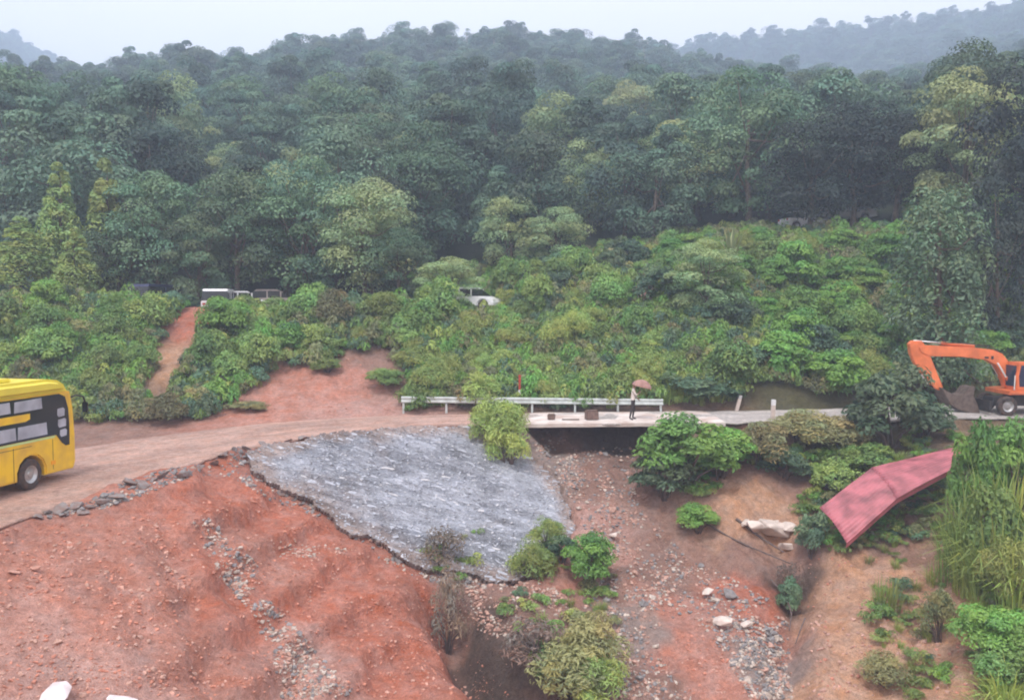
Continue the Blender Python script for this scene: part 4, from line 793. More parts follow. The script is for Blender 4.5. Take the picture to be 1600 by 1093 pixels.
# weeds on the near slopes
wx, wy = [], []
for poly, nn in [([(1270,720),(1340,700),(1500,660),(1600,640),(1600,860),(1500,840),(1300,870),(1240,800)], 420), ([(1130,660),(1340,650),(1340,730),(1250,740),(1130,720)], 220), ([(820,850),(960,840),(970,1093),(860,1093),(760,960)], 60), ([(1350,860),(1600,850),(1600,1093),(1380,1093)], 90), ([(1000,660),(1150,680),(1130,780),(1000,760)], 90), ([(1530,860),(1600,850),(1600,1093),(1550,1093)], 120), ([(640,850),(740,830),(760,910),(680,910)], 25)]:
    a = np.array(poly); qx, qy = rng.uniform(a[:, 0].min(), a[:, 0].max(), 6000), rng.uniform(a[:, 1].min(), a[:, 1].max(), 6000); k = in_poly(qx, qy, poly); wx.append(qx[k][:nn]); wy.append(qy[k][:nn])
w3 = hit(np.concatenate(wx), np.concatenate(wy)); d, rz, hw, sd = road_dist(w3[:, :2]); w3 = w3[d > hw + .3]; s = rng.uniform(.3, .9, len(w3))
scatter('weeds', [p[0] for p in PROTO['cover']] + [p[0] for p in PROTO['tuft']], w3, np.column_stack([s, s, s]), 'low weeds and grass on the ravine slopes', 'weeds', 4)

# hillside forest: the nearest trees one by one, the rest as a mass
def hill(y0, y1, step, seed):
    r = np.random.default_rng(seed); hwid = y1 * .66
    X, Y = np.meshgrid(np.arange(-hwid, hwid, step), np.arange(y0, y1, step)); X = X.ravel() + r.uniform(-.42, .42, X.size) * step; Y = Y.ravel() + r.uniform(-.42, .42, Y.size) * step
    k = (np.abs(X) < Y * .63 + 4); X, Y = X[k], Y[k]; Z = H(X, Y); px, py = proj(np.stack([X, Y, Z], 1))
    k = ~((px > 1180) & (px < 1440) & (Y < 77)) & ~((px > 640) & (px < 1180) & (Y < 72)) & ~((px > 1440) & (Y < 60)); return np.column_stack([X, Y, Z])[k]
near_f = hill(67, 140, 6.9, 71); near_f = near_f[np.argsort(near_f[:, 1])]
print('near forest', len(near_f))
first, rest = near_f[:290], near_f[290:]
for p in first:
    a, b = proj(p); k = 'forest' if rng.uniform() < .6 else ('broad' if rng.uniform() < .75 else 'pale'); s = rng.uniform(.8, 1.35) * (1 if k != 'broad' else 1.15)
    zone = 'left' if a < 640 else ('middle' if a < 1180 else 'right')
    lab = {'left': 'hazy forest tree behind the broad row above the parked vehicles', 'middle': 'hazy hillside tree above the open middle of the bank', 'right': 'hazy hillside tree beyond the dark grove'}[zone]
    lab = {'forest': 'tall uneven forest tree ', 'broad': 'rounded forest tree ', 'pale': 'pale rounded forest tree '}[k] + near_of(HILL_AT, float(a), float(b)); plant(k, (p[0], p[1], p[2] - .2), lab, 'tree', 'forest trees ' + near_of(HILL_AT, float(a), float(b)), 'forest_tree', (s, s, s * rng.uniform(.85, 1.2)))
far_f = np.concatenate([rest, hill(140, 400, 8.2, 72), hill(400, 780, 12, 73)]); n = len(far_f)
def both(k): return [tree_join(c, t) for c, t in PROTO[k]]
def tree_join(c, t):
    def arr(me):
        v = np.empty(len(me.vertices) * 3); me.vertices.foreach_get('co', v); f = [list(p.vertices) for p in me.polygons]; return v.reshape(-1, 3), f
    v1, f1 = arr(c); v2, f2 = arr(t); q = [[i + len(v1) for i in f] for f in f2 if len(f) == 4]
    tint = np.empty(len(v1) * 4, np.float32); c.attributes['tint'].data.foreach_get('color', tint)
    return mesh_np('forest_tree_whole', np.concatenate([v1, v2]), np.concatenate([np.array(f1), np.array(q)]), [c.materials[0], t.materials[0]], np.concatenate([tint.reshape(-1, 4)[:, :3], np.ones((len(v2), 3))]), mi=[0] * len(f1) + [1] * len(q))
s = rng.uniform(.8, 1.4, n) * (1 + .4 * sstep(250, 450, far_f[:, 1]))
scatter('far_forest', both('forest'), far_f, np.column_stack([s, s, s * rng.uniform(.85, 1.25, n)]), 'hazy blue green forest covering the upper hillside and ridges', 'forest', 6, .05)
ridge = hill(280, 380, 19, 77); s = rng.uniform(.8, 1.25, len(ridge))
scatter('ridge_forest', both('ridge'), ridge, np.column_stack([s, s, s]), 'thin crowned trees standing out along the nearer ridge', 'forest', 8, .05)
bx = np.random.default_rng(78); X = bx.uniform(-620, -150, 2600); Y = bx.uniform(560, 840, 2600); lf = np.column_stack([X, Y, H(X, Y)]); s = bx.uniform(1.2, 1.8, len(X))
scatter('distant_forest', both('forest'), lf, np.column_stack([s, s, s]), 'blue distant forest on the far hill', 'forest', 9, .05)
# ------------------------------------------------------------------ hazy air
print('ground z', GZ.min(), GZ.max())
bm = bmesh.new(); zl, zh = GZ.min() - 1, max(GZ.max() + 22, 140); bm_box(bm, (0, 470, (zl + zh) / 2), (1806, 1066, zh - zl))
M_haze = bpy.data.materials.new('haze_air'); M_haze.use_nodes = True; N, L = nodes(M_haze); N.clear(); ho = N.new('ShaderNodeOutputMaterial'); hv = N.new('ShaderNodeVolumePrincipled')
hv.inputs['Color'].default_value = (.66, .80, 1, 1); hv.inputs['Density'].default_value = .0015; hv.inputs['Anisotropy'].default_value = .0
L.new(hv.outputs[0], ho.inputs['Volume'])
tag(obj('haze', bm_mesh('haze', bm, M_haze)), 'thin bluish haze filling the air over the valley', 'haze', kind='stuff')

# ------------------------------------------------------------------ vehicles
def lathe(name, prof, mat, parent, seg=24, axis='y'):
    prof = np.array(prof, float); a = np.linspace(0, 2 * np.pi, seg, endpoint=False); n = len(prof)
    V = np.stack([prof[:, 0][None] * np.cos(a)[:, None], np.broadcast_to(prof[:, 1], (seg, n)), prof[:, 0][None] * np.sin(a)[:, None]], -1)
    if axis == 'z': V = V[..., [0, 2, 1]]
    V = V.reshape(-1, 3); i = np.arange(seg)[:, None] * n; j = np.arange(n - 1)[None]; k = ((np.arange(seg) + 1) % seg)[:, None] * n
    Q = np.stack([i + j, i + j + 1, k + j + 1, k + j], -1).reshape(-1, 4)
    me = mesh_np(name, V, Q, [mat] if mat else []); bm = bmesh.new(); bm.from_mesh(me); bmesh.ops.remove_doubles(bm, verts=bm.verts[:], dist=1e-5); bmesh.ops.recalc_face_normals(bm, faces=bm.faces[:]); bm.to_mesh(me); bm.free()
    return obj(name, me, parent)
def wheel(parent, x, y, r, wd, out):
    """tyre with a rim on its outer side (out = -1 or 1 along y)"""
    w = lathe('wheel', [(r * .58, -wd / 2), (r * .9, -wd / 2), (r, -wd * .36), (r, wd * .36), (r * .9, wd / 2), (r * .58, wd / 2), (r * .56, 0), (r * .58, -wd / 2)], M_tyre, parent)
    w.location = (x, y, r)
    o = wd / 2 * out
    rim = lathe('rim', [(.0, o * .75), (r * .16, o * .75), (r * .2, o * .55), (r * .4, o * .45), (r * .5, o * .8), (r * .59, o * .95), (r * .59, -o * .8), (0, -o * .8)], M_steel, w)
    return w
def arch(x, r, zb, zc=None, n=9):
    """points along a wheel arch, front to rear"""
    zc = r * .8 if zc is None else zc; a0 = math.asin(max(-1, min(1, (zb - zc) / r))); return [(x + r * math.cos(a), zc + r * math.sin(a)) for a in np.linspace(a0, math.pi - a0, n)]
def panel(name, pts, y, th, mat, parent):
    bm = extrude_poly(pts, th); o = obj(name, bm_mesh(name, bm, mat), parent); o.location.y = y; return o
bz = float(H(-16.7, 28.7)) + .1
bus = thing('bus', 'yellow sleeper bus with black window band driving along the dirt road', 'bus', (-16.72, 28.66, bz), (0, 0, math.radians(78)))
zb = .36
prof = [(-9.6, zb), (-9.62, 2.6), (-9.55, 3.02), (1.86, 3.02), (1.99, 2.45), (2.06, 1.5), (2.06, .6), (1.96, zb)] + arch(0, .62, zb, .5) + arch(-6.3, .62, zb, .5)
obj('body', bm_mesh('body', extrude_poly(prof, 2.5, bevel=.05), M_yellow), bus)
obj('roof', bm_mesh('roof', extrude_poly([(-9.55, 3.024), (-9.5, 3.32), (-9.2, 3.5), (.9, 3.5), (1.4, 3.43), (1.7, 3.26), (1.85, 3.024)], 2.5, bevel=.14, seg=3), M_yellow_roof), bus)
box('roof_unit', (-1.6, 0, 3.55), (2.6, 1.7, .14), M_yellow_roof, bus, .05)
for sy in (-1, 1):
    yb = sy * 1.2535
    panel('window_band', [(-9.3, 3.0), (1.3, 2.985), (1.58, 2.86), (1.72, 2.45), (1.76, 1.9), (1.74, 1.2), (1.56, 1.2), (1.38, 1.32), (1.12, 1.62), (-9.3, 1.62)], yb, .02, M_blackglass, bus)
    for k in range(7):
        x1 = .5 - k * 1.36
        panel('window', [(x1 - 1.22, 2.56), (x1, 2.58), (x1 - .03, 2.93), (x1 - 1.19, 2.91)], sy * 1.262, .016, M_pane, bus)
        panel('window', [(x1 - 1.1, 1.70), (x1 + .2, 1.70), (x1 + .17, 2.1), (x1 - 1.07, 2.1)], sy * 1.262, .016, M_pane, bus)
    panel('stripe', [(-9.2, 2.24), (-.25, 2.24), (-.05, 2.3), (-.05, 2.48), (-9.2, 2.48)], sy * 1.263, .012, M_yellow, bus)
    panel('trim', [(-9.3, 1.54), (1.02, 1.54), (1.1, 1.605), (-9.3, 1.605)], sy * 1.2515, .012, M_trim, bus)
    for (xa, za, xb2, zb2) in ((1.2, 2.2, 1.52, 2.5), (1.22, 1.84, 1.58, 2.14), (1.3, 1.52, 1.6, 1.78)):
        panel('driver_window_reflection', [(xa + .05, za), (xb2, za + .02), (xb2 + .02, zb2 - .06), (xb2 - .05, zb2), (xa, zb2 - .02), (xa - .02, za + .08)], sy * 1.262, .016, M_pane, bus)  # pale shapes painted as sky reflections in the driver's glass
    box('marker_lamp', (.95, sy * 1.26, .72), (.2, .03, .13), M_amber, bus, .01)
    for sx in (-.78, -2.2, -3.6, -5.0, -7.6): box('panel_seam', (sx, sy * 1.2505, .93), (.018, .01, 1.06), M_darkmetal, bus, 0)
    box('panel_seam', (.95, sy * 1.2505, 1.0), (.018, .01, 1.0), M_darkmetal, bus, 0)
    box('skirt_line', (-4.6, sy * 1.2505, 1.42), (9.2, .01, .015), M_darkmetal, bus, 0)
    arm = tubes_mesh('mirror_arm', [([(1.8, sy * 1.15, 2.75), (2.15, sy * 1.25, 2.85), (2.42, sy * 1.3, 2.78), (2.5, sy * 1.32, 2.55)], .03, 8)], M_darkmetal)
    mr = obj('mirror', arm, bus); box('mirror_housing', (2.5, sy * 1.32, 2.4), (.12, .2, .36), M_blackglass, mr, .03)
    for x in (0, -6.3): wheel(bus, x, sy * 1.06, .5, .3, sy)
ws = [(1.885, 2.98), (2.005, 2.45), (2.072, 1.55), (2.082, 1.55), (2.02, 2.46), (1.9, 2.98)]
obj('windscreen', bm_mesh('windscreen', extrude_poly(ws, 2.3), M_blackglass), bus)
for sy in (-1, 1): box('headlight', (2.055, sy * .95, .8), (.06, .38, .18), M_lamp, bus, .02)

def car(name, label, paint, px, Y, rz, kind='hatch', dz=0., group=None):
    x = (px - 800) / F * Y; t = thing(name, label, 'van' if kind == 'van' else 'car', (x, Y, float(H(x, Y)) + dz), (0, 0, math.radians(rz)), group)
    if kind == 'van':
        L0, L1, ht = -2.3, 2.3, 1.95; low = [(L0, .3), (L0, 1.05), (1.45, 1.05), (2.2, .9), (2.3, .3)]; cab = [(L0 + .02, 1.053), (L0 + .1, 1.78), (.95, 1.78), (1.5, 1.053)]; rf = [(L0 + .1, 1.783), (L0 + .25, ht), (.75, ht), (.94, 1.783)]
    else:
        L0, L1, ht = -2., 2., 1.5; low = [(L0, .3), (L0, .75), (L0 + .15, .92), (1.0, .92), (1.85, .75), (2.0, .55), (2.0, .3)]; cab = [(L0 + .25, .923), (L0 + .6, 1.38), (.3, 1.38), (1.0, .923)]; rf = [(L0 + .6, 1.383), (L0 + .8, ht), (.1, ht), (.29, 1.383)]
    prof = low + arch(1.25, .4, .3, .33, 7) + arch(-1.25, .4, .3, .33, 7)
    obj('body', bm_mesh('body', extrude_poly(prof, 1.72, bevel=.06), paint), t)
    obj('windows', bm_mesh('windows', extrude_poly(cab, 1.56, bevel=.04), M_blackglass), t)
    obj('roof', bm_mesh('roof', extrude_poly(rf, 1.56, bevel=.05), paint), t)
    for xx in (1.25, -1.25):
        for s in (-1, 1): wheel(t, xx, s * .76, .32, .2, s)
    for s in (-1, 1):
        box('headlight', (L1 - .08, s * .62, .66), (.12, .3, .13), M_lamp, t, .02); box('tail_lamp', (L0 + .01, s * .66, .8), (.05, .2, .16), M_redpost, t, .01)
        for a, b in ((-.55, -.5), (.35, .4)):      # pillars
            box('pillar', ((a + b) / 2, s * .775, (cab[0][1] + cab[1][1]) / 2), (.09, .03, cab[1][1] - cab[0][1]), paint, t, 0)
    return t
car('parked_van', 'white van parked under the broad trees on the terrace', M_white, 345, 58.2, 100, 'van').scale = (1, 1, .82)
car('parked_car', 'white car right of the van, half hidden by tree trunks', M_white, 384, 60.0, 20, dz=-.2)
car('parked_car', 'beige car parked right of the half hidden white car', M_beige, 432, 61.5, 10, dz=-.25)
car('parked_van', 'dark blue van in the shade near the conical trees', M_navy, 252, 58.6, 75, 'van')
car('parked_car', 'white hatchback under the small layered tree', M_white, 738, 57.8, -28, dz=.12)
car('parked_car', 'white car between the trunks of the dark grove', M_white, 1256, 71.5, 12, dz=.0)
car('parked_van', 'white van behind the trunks at the right of the dark grove', M_white, 1318, 73, 5, 'van', dz=-.1)

# excavator on rubber tyres
EY = 43.2; ex = (1598 - 800) / F * EY; ez = float(H(ex, EY)) + .1
exc = thing('excavator', 'orange wheeled excavator with raised boom standing on the road', 'excavator', (ex, EY, ez))
def E(px, py): p = P(px, py, EY); return (float(p[0] - ex), float(p[2] - ez))
def epoly(name, pts, th, mat, parent=exc, y=0., bevel=.03):
    o = obj(name, bm_mesh(name, extrude_poly([E(*p) for p in pts], th, bevel=bevel), mat), parent); o.location.y = y; return o
boom = epoly('boom', [(1432, 541), (1446, 539), (1515, 542), (1548, 546), (1563, 552), (1577, 570), (1583, 592), (1580, 604), (1568, 604), (1562, 586), (1553, 570), (1538, 562), (1500, 557), (1450, 556), (1436, 550)], .42, M_orange)
for i, pxm in enumerate((1538, 1547)):
    a = E(pxm, 558); box('maker_mark', (a[0], -.213, a[1]), (.2 if i == 0 else .12, .006, .1 if i == 0 else .16), M_darkmetal, boom, 0)
stick = epoly('stick', [(1419, 537), (1424, 532), (1438, 532), (1449, 546), (1454, 562), (1471, 604), (1466, 609), (1459, 606), (1440, 583), (1427, 566), (1421, 552)], .34, M_orange)
def erod(name, a, b, r, mat, parent, y=0.): p, q = E(*a), E(*b); return rod(name, (p[0], y, p[1]), (q[0], y, q[1]), r, mat, parent)
cy1 = erod('stick_cylinder', (1470, 536), (1522, 541), .075, M_orange, boom); erod('piston_rod', (1427, 532), (1472, 536), .045, M_lamp, cy1)
cy2 = erod('bucket_cylinder', (1424, 556), (1440, 584), .06, M_orange, stick); erod('piston_rod', (1439, 583), (1449, 600), .035, M_lamp, cy2)
for s in (-1, 1):
    c = erod('boom_cylinder', (1582, 612), (1566, 588), .065, M_orange, exc, s * .33); erod('piston_rod', (1566, 588), (1553, 566), .04, M_lamp, c, s * .33)
for k in range(2):
    hp = [E(1570, 575 + 3 * k), E(1552, 548 - 2 * k), E(1515, 540 - k), E(1470, 538 - k), E(1438, 536)]
    obj('hose', tubes_mesh('hose', [(catmull(np.array([(a, (-.12 if k else .12), b + .06, 0) for a, b in hp]), 5)[:, :3], .02, 6)], M_tyre), boom)
bucket = epoly('bucket', [(1464, 604), (1474, 610), (1488, 617), (1499, 614), (1507, 603), (1516, 602), (1514, 616), (1520, 630), (1524, 643), (1514, 645), (1492, 639), (1478, 630), (1470, 617)], .95, M_bucket)
for k in range(5):
    a = E(1524, 643); box('tooth', (a[0] + .06, -.4 + .2 * k, a[1] - .01), (.2, .07, .05), M_steel, bucket, .01, Euler((0, .5, 0)))
erod('link', (1447, 600), (1476, 611), .05, M_darkmetal, exc)
d = lambda x, y, z: (x, y, z)
box('chassis', d(.1, 0, .62), (3.4, 1.0, .42), M_darkmetal, exc, .04)
box('turntable', d(0, 0, .92), (1.2, 1.1, .2), M_darkmetal, exc, .03)
house = obj('house', bm_mesh('house', extrude_poly([(-1.15, 1.0), (-1.15, 1.18), (-.7, 1.22), (.75, 1.22), (.8, 1.75), (1.0, 1.95), (2.0, 1.95), (2.15, 1.8), (2.2, 1.05)], 2.3, bevel=.06), M_orange), exc)
cab = obj('cab', bm_mesh('cab', extrude_poly([(-.82, 1.222), (-.86, 1.9), (-.74, 2.55), (.62, 2.55), (.66, 1.222)], .98, bevel=.05), M_orange), exc); cab.location.y = -.62
panel('window', [(-.7, 1.4), (-.74, 1.9), (-.64, 2.42), (-.08, 2.42), (-.08, 1.4)], -1.116, .016, M_cabglass, cab).location.y = -.496
panel('window', [(.0, 1.62), (.0, 2.42), (.53, 2.42), (.55, 1.62)], -1.116, .016, M_cabglass, cab).location.y = -.496
bm = bmesh.new(); bm_box(bm, (-.85, 0, 1.9), (.05, .8, 1.0)); obj('windscreen', bm_mesh('windscreen', bm, M_cabglass), cab)
rod('handrail', (-.95, -1.12, 1.25), (-.93, -1.12, 1.95), .025, M_lamp, exc)
box('dozer_blade', (-2.05, 0, .45), (.12, 2.3, .55), M_darkmetal, exc, .02); rod('blade_arm', (-1.4, 0, .6), (-2.0, 0, .5), .07, M_darkmetal, exc)
box('step', (-1.3, -1.0, .75), (.4, .4, .08), M_darkmetal, exc, .01)
for xx in (-1.2, 1.3):
    for s in (-1, 1): wheel(exc, xx, s * .95, .46, .32, s)

# ------------------------------------------------------------------ roadside things
gr = thing('guard_rail', 'galvanised steel guard rail along the far side of the road', 'guard rail', (0, 43.35, -5.5))
a, b = P(627, 619, 43.35), P(1036, 623, 43.35)
prof = [(.0, 0), (-.05, -.03), (-.05, -.09), (.0, -.13), (.0, -.18), (-.05, -.22), (-.05, -.28), (0, -.31)]
nseg = 4
for k in range(nseg):
    x0 = a[0] + (b[0] - a[0]) * k / nseg - (.12 if k else 0); x1 = a[0] + (b[0] - a[0]) * (k + 1) / nseg; z0 = a[2] + (b[2] - a[2]) * k / nseg + 5.5; z1 = a[2] + (b[2] - a[2]) * (k + 1) / nseg + 5.5
    V = []; dy = .004 * (k % 2)
    for (xx, zz) in ((x0, z0), (x1, z1)):
        V += [(xx, p - dy, zz + q) for p, q in prof] + [(xx, p + .006 - dy, zz + q) for p, q in prof[::-1]]
    n = len(prof) * 2; Qb = [[j, (j + 1) % n, n + (j + 1) % n, n + j] for j in range(n)]
    obj('beam', mesh_np('beam', np.array(V), [np.array(Qb), np.array([list(range(n))[::-1], list(range(n, 2 * n))])], [M_galv]), gr)
for k in range(7):
    x = a[0] + .1 + (b[0] - a[0] - .2) * k / 6; zt = a[2] + (b[2] - a[2]) * k / 6 + 5.5 - .02; zg = float(H(x, 43.4)) + 5.5
    box('post', (x, .07, (zt + zg - .3) / 2), (.1, .1, zt - zg + .3), M_galv, gr, .005)
def post(px, top, base, Y, wpx, mats, name, label, lean=0.):
    p0 = P(px, base, Y); h = P(px, top, Y)[2] - p0[2]; wd = wpx / F * Y
    t = thing(name, label, 'post', (float(p0[0]), Y, float(H(p0[0], Y)) - .05), (0, lean, 0))
    for k, (m, f0, f1) in enumerate(mats): box('shaft' if k == 0 else 'band', (0, 0, h * (f0 + f1) / 2), (wd * (1 - .01 * k), wd * (1 - .01 * k), h * (f1 - f0)), m, t, .008)
post(812, 593, 645, 43.9, 3.6, [(M_white, 0, .55), (M_redpost, .55, 1)], 'marker_post', 'thin red topped marker post behind the guard rail')
post(1150, 614, 642, 43.6, 5, [(M_concrete, 0, .8), (M_steel, .8, 1)], 'marker_post', 'short white marker post leaning beside the dark roadside bush', .25)
post(1207, 621, 656, 40.3, 6, [(M_concrete, 0, .75), (M_white, .75, 1)], 'marker_post', 'pale concrete marker post on the near roadside', .04)
M_blkbrown = mat_plain('brown_block', (.17, .11, .09), .9, var=.4, bump=.5)
for px, s, h, lab in [(925, .55, .42, 'larger brown stone block standing on the broken road deck'), (862, .32, .26, 'smaller dark stone block on the broken road deck')]:
    p = hit(px, 655)[0]; x = (px - 800) / F * 40.2; bm = bmesh.new(); bm_box(bm, (0, 0, h / 2), (s, s * .8, h), None, .03)
    for v in bm.verts: v.co += Vector(rng.normal(0, .012, 3))
    tag(obj('stone_block', bm_mesh('stone_block', bm, M_blkbrown), None, (x, 40.2, -5.39), (0, 0, rng.uniform(-.3, .3))), lab, 'block')
M_stick = M_bark
for pts, r0, lab in [([(878, 651), (893, 653), (905, 656)], .03, 'thin stick lying on the deck between the two blocks')]:
    tag(obj('stick', tubes_mesh('stick', [(np.array([P(*q, 40.0) * [1, 1, 0] + [0, 0, -5.36] for q in pts]), r0, 6)], M_stick)), lab, 'stick')

# person under an umbrella
PX, PY = 5.5, 40.1; PZ = -5.40
J = {'hip': (0, 0, .92, .13), 'waist': (0, 0, 1.08, .125), 'chest': (.02, 0, 1.28, .15), 'neck': (.03, 0, 1.45, .06), 'head0': (.05, 0, 1.54, .075), 'head1': (.06, 0, 1.62, .1), 'head2': (.05, 0, 1.7, .075),
 'lh': (0, .1, .88, .1), 'lk': (.04, .12, .5, .065), 'la': (-.02, .13, .1, .045), 'lt': (.14, .14, .04, .04), 'rh': (0, -.1, .88, .1), 'rk': (-.06, -.12, .5, .065), 'ra': (-.14, -.13, .1, .045), 'rt': (.02, -.14, .04, .04),
 'ls': (.02, .19, 1.38, .065), 'le': (.06, .25, 1.12, .05), 'lw': (.2, .24, .95, .035), 'lp': (.26, .23, .9, .035), 'rs': (.02, -.19, 1.38, .065), 're': (.14, -.24, 1.16, .05), 'rw': (.28, -.12, 1.26, .035), 'rp': (.31, -.08, 1.31, .035),
 'nose': (.165, 0, 1.61, .014)}
ED = [('hip', 'waist'), ('waist', 'chest'), ('chest', 'neck'), ('neck', 'head0'), ('head0', 'head1'), ('head1', 'head2'), ('head1', 'nose'), ('hip', 'lh'), ('lh', 'lk'), ('lk', 'la'), ('la', 'lt'), ('hip', 'rh'), ('rh', 'rk'), ('rk', 'ra'), ('ra', 'rt'),
 ('chest', 'ls'), ('ls', 'le'), ('le', 'lw'), ('lw', 'lp'), ('chest', 'rs'), ('rs', 're'), ('re', 'rw'), ('rw', 'rp')]
for hnd, (dx, dy, dz) in (('l', (.045, -.005, -.05)), ('r', (.012, .05, .03))):
    b0 = np.array(J[hnd + 'p'][:3])
    for k in range(5):
        sp = np.array([.012, 0, .012]) * (k - 2) if hnd == 'r' else np.array([0, .012, .0]) * (k - 2) + np.array([0, 0, .004 * k]); ln = [.6, .95, 1.05, 1, .8][k]
        J['%sf%d' % (hnd, k)] = (*(b0 + sp * 1.5 + np.array([dx, dy, dz]) * ln), .009); ED.append((hnd + 'p', '%sf%d' % (hnd, k)))
names = list(J); me = bpy.data.meshes.new('person_skeleton'); me.from_pydata([J[k][:3] for k in names], [(names.index(a), names.index(b)) for a, b in ED], [])
tmp = bpy.data.objects.new('person_skeleton', me); COL.objects.link(tmp)
sk = tmp.modifiers.new('skin', 'SKIN'); tmp.modifiers.new('sub', 'SUBSURF').levels = 2
for i, k in enumerate(names):
    v = me.skin_vertices[0].data[i]; v.radius = (J[k][3] * .9, J[k][3] * (1.15 if k in ('hip', 'chest', 'waist') else .9)); v.use_root = (k == 'hip')
pm = bpy.data.meshes.new_from_object(tmp.evaluated_get(bpy.context.evaluated_depsgraph_get())); bpy.data.objects.remove(tmp)
pm.materials.clear()
for m in (M_skin, M_shirt, M_trouser): pm.materials.append(m)
for p in pm.polygons:
    c = p.center; p.use_smooth = True
    p.material_index = 2 if c.z < .93 and abs(c.y) < .2 else (1 if .9 <= c.z < 1.47 and c.x < .2 and not (c.z < 1.0 and abs(c.y) > .2) else 0)
person = tag(obj('person', pm, None, (PX, PY, PZ), (0, 0, math.radians(-10))), 'person in pale shirt and dark trousers standing on the road deck under an umbrella', 'person')
hr = np.random.default_rng(5); bm = bmesh.new(); bmesh.ops.create_icosphere(bm, subdivisions=2, radius=.112, matrix=Matrix.Translation((.035, 0, 1.66)) @ Matrix.Diagonal((1, .95, .95, 1)))
bmesh.ops.delete(bm, geom=[v for v in bm.verts if v.co.z < 1.6 or v.co.x > .115], context='VERTS'); obj('hair', bm_mesh('hair', bm, M_hair, True), person)
um = thing('umbrella', 'brown dome umbrella held up by the person on the road', 'umbrella', (PX + .31, PY - .13, PZ + 1.3), (0, math.radians(14), 0))
lathe('canopy', [(0, .56), (.09, .55), (.22, .51), (.34, .43), (.42, .34), (.46, .24), (.455, .235), (.41, .33), (.33, .42), (.21, .5), (.0, .545)], M_brown, um, 16, 'z')
rod('shaft', (0, 0, -.12), (0, 0, .6), .01, M_darkmetal, um); rod('handle', (0, 0, -.2), (0, 0, -.05), .018, M_bark, um)

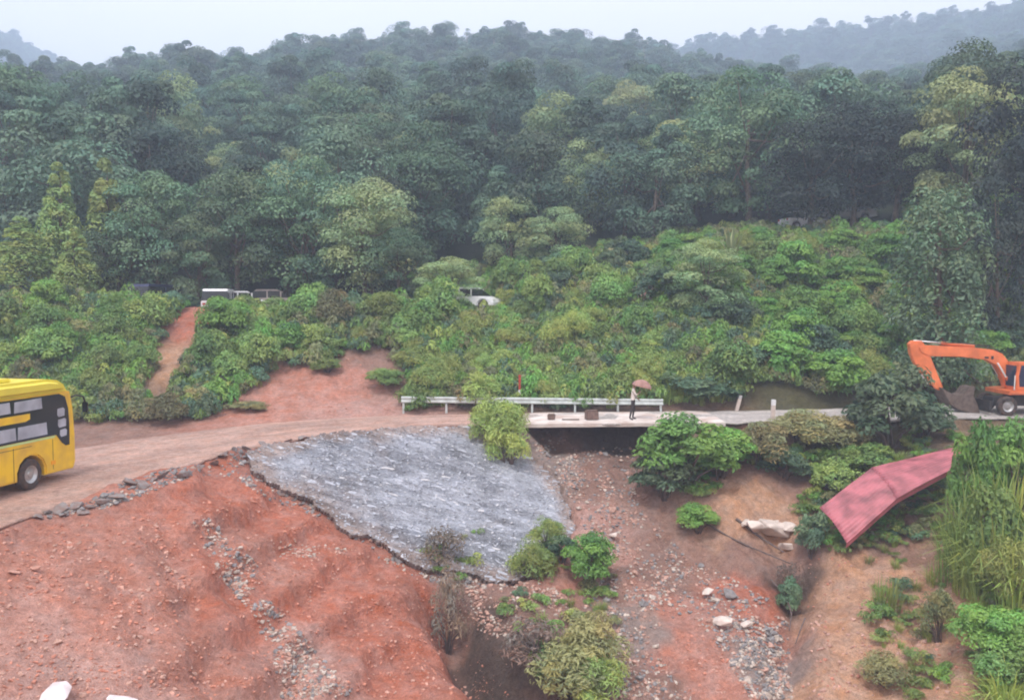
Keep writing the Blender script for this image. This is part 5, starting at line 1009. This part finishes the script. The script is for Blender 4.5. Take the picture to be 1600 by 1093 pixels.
# collapsed red roof on the ravine side
rf = thing('fallen_roof', 'faded red metal roof slumped and bent down the ravine side', 'roof')
RB = [P(1280, 793, 33.6), P(1362, 730, 34.9), P(1492, 699, 35.6)]; RF = [P(1323, 848, 32.2), P(1402, 778, 32.9), P(1506, 722, 33.6)]
for k in range(2):
    ns, ntt = 14, 49; s = np.linspace(-.015 if k else 0, 1.015 if not k else 1, ns)[:, None]; t = np.linspace(0, 1, ntt)[None]
    bk = RB[k] + (RB[k + 1] - RB[k]) * s[..., None]; fr = RF[k] + (RF[k + 1] - RF[k]) * s[..., None]
    Pg = bk * (1 - t[..., None]) + fr * t[..., None]
    nr = np.cross(RF[k] - RB[k], RB[k + 1] - RB[k]); nr /= np.linalg.norm(nr); nr *= np.sign(nr[2])
    hgt = .016 * np.sin(np.broadcast_to(t, (ns, ntt)) * 2 * np.pi * 12) + .16 * np.sin(np.pi * np.broadcast_to(t, (ns, ntt))) + .03 * fbm(s * 5 + k * 9, np.broadcast_to(t * 4, (ns, ntt)), 401) + .012 * k
    Pg = Pg + hgt[..., None] * nr; Vb = Pg - .02 * nr; I = np.arange(ns * ntt).reshape(ns, ntt); m0 = ns * ntt
    q = np.stack([I[:-1, :-1], I[:-1, 1:], I[1:, 1:], I[1:, :-1]], -1).reshape(-1, 4); qb = q[:, ::-1] + m0
    rimv = np.concatenate([I[0], I[1:, -1], I[-1, -2::-1], I[-2:0:-1, 0]]); rq = np.stack([rimv, np.roll(rimv, -1), np.roll(rimv, -1) + m0, rimv + m0], -1)
    obj('sheet', mesh_np('sheet', np.concatenate([Pg.reshape(-1, 3), Vb.reshape(-1, 3)]), np.concatenate([q, qb, rq]), [M_red], smooth=True), rf)
    dn = np.array([0, .05, -.2]); A4 = np.array([RF[k] - nr * .03, RF[k + 1] - nr * .03, RF[k + 1] + dn, RF[k] + dn]); A8 = np.concatenate([A4, A4 + [0, .02, 0]])
    obj('fascia', mesh_np('fascia', A8, np.array([[0, 1, 2, 3], [7, 6, 5, 4], [0, 4, 5, 1], [1, 5, 6, 2], [2, 6, 7, 3], [3, 7, 4, 0]]), [M_red]), rf)
    for t0 in (.12, .5, .88):
        p0 = RB[k] * (1 - t0) + RF[k] * t0 - nr * .08 + nr * .16 * math.sin(math.pi * t0); p1 = RB[k + 1] * (1 - t0) + RF[k + 1] * t0 - nr * .08 + nr * .16 * math.sin(math.pi * t0); rod('purlin', p0, p1, .035, M_darkmetal, rf, 6)
# dead branches and roots in the gully
for pts, r0, lab in [([(1205, 905, 32.4), (1222, 925, 31.6), (1236, 955, 30.6), (1233, 985, 29.8)], .035, 'thin dead branch curving down the gully wall'), ([(1258, 965, 29.9), (1250, 985, 29.4), (1243, 1005, 28.9)], .03, 'short bent stick standing at the gully foot of the tan slope'),
                     ([(1150, 822, 34.9), (1190, 842, 34.3), (1225, 862, 33.6)], .06, 'old log lying under the pale concrete pile'), ([(1100, 815, 35), (1150, 845, 34.2), (1235, 880, 33)], .045, 'long root running down beside the concrete pile')]:
    A = np.array([P(*q) for q in pts]); A[:, 2] = np.maximum(A[:, 2], H(A[:, 0], A[:, 1]) + r0); B = catmull(np.column_stack([A, A[:, 0]]), 5)[:, :3]
    tag(obj('dead_branch', tubes_mesh('dead_branch', [(B, np.linspace(r0, r0 * .5, len(B)), 7)], M_twig)), lab, 'branch')

# ------------------------------------------------------------------ tell alike things apart by their order from the left
ORD = ['first', 'second', 'third', 'fourth', 'fifth', 'sixth', 'seventh', 'eighth', 'ninth', 'tenth', 'eleventh', 'twelfth', 'thirteenth', 'fourteenth', 'fifteenth']
by = {}
for o in COL.objects:
    if o.parent is None and 'label' in o and o.get('kind') is None: by.setdefault(o['label'], []).append(o)
for lab, os_ in by.items():
    if 1 < len(os_) <= 15 and len(lab.split()) <= (13 if len(os_) > 1 else 0):
        for k, o in enumerate(sorted(os_, key=lambda o: float(proj(np.array(o.location))[0]))): o['label'] = lab + ', ' + ORD[k] + ' from left'
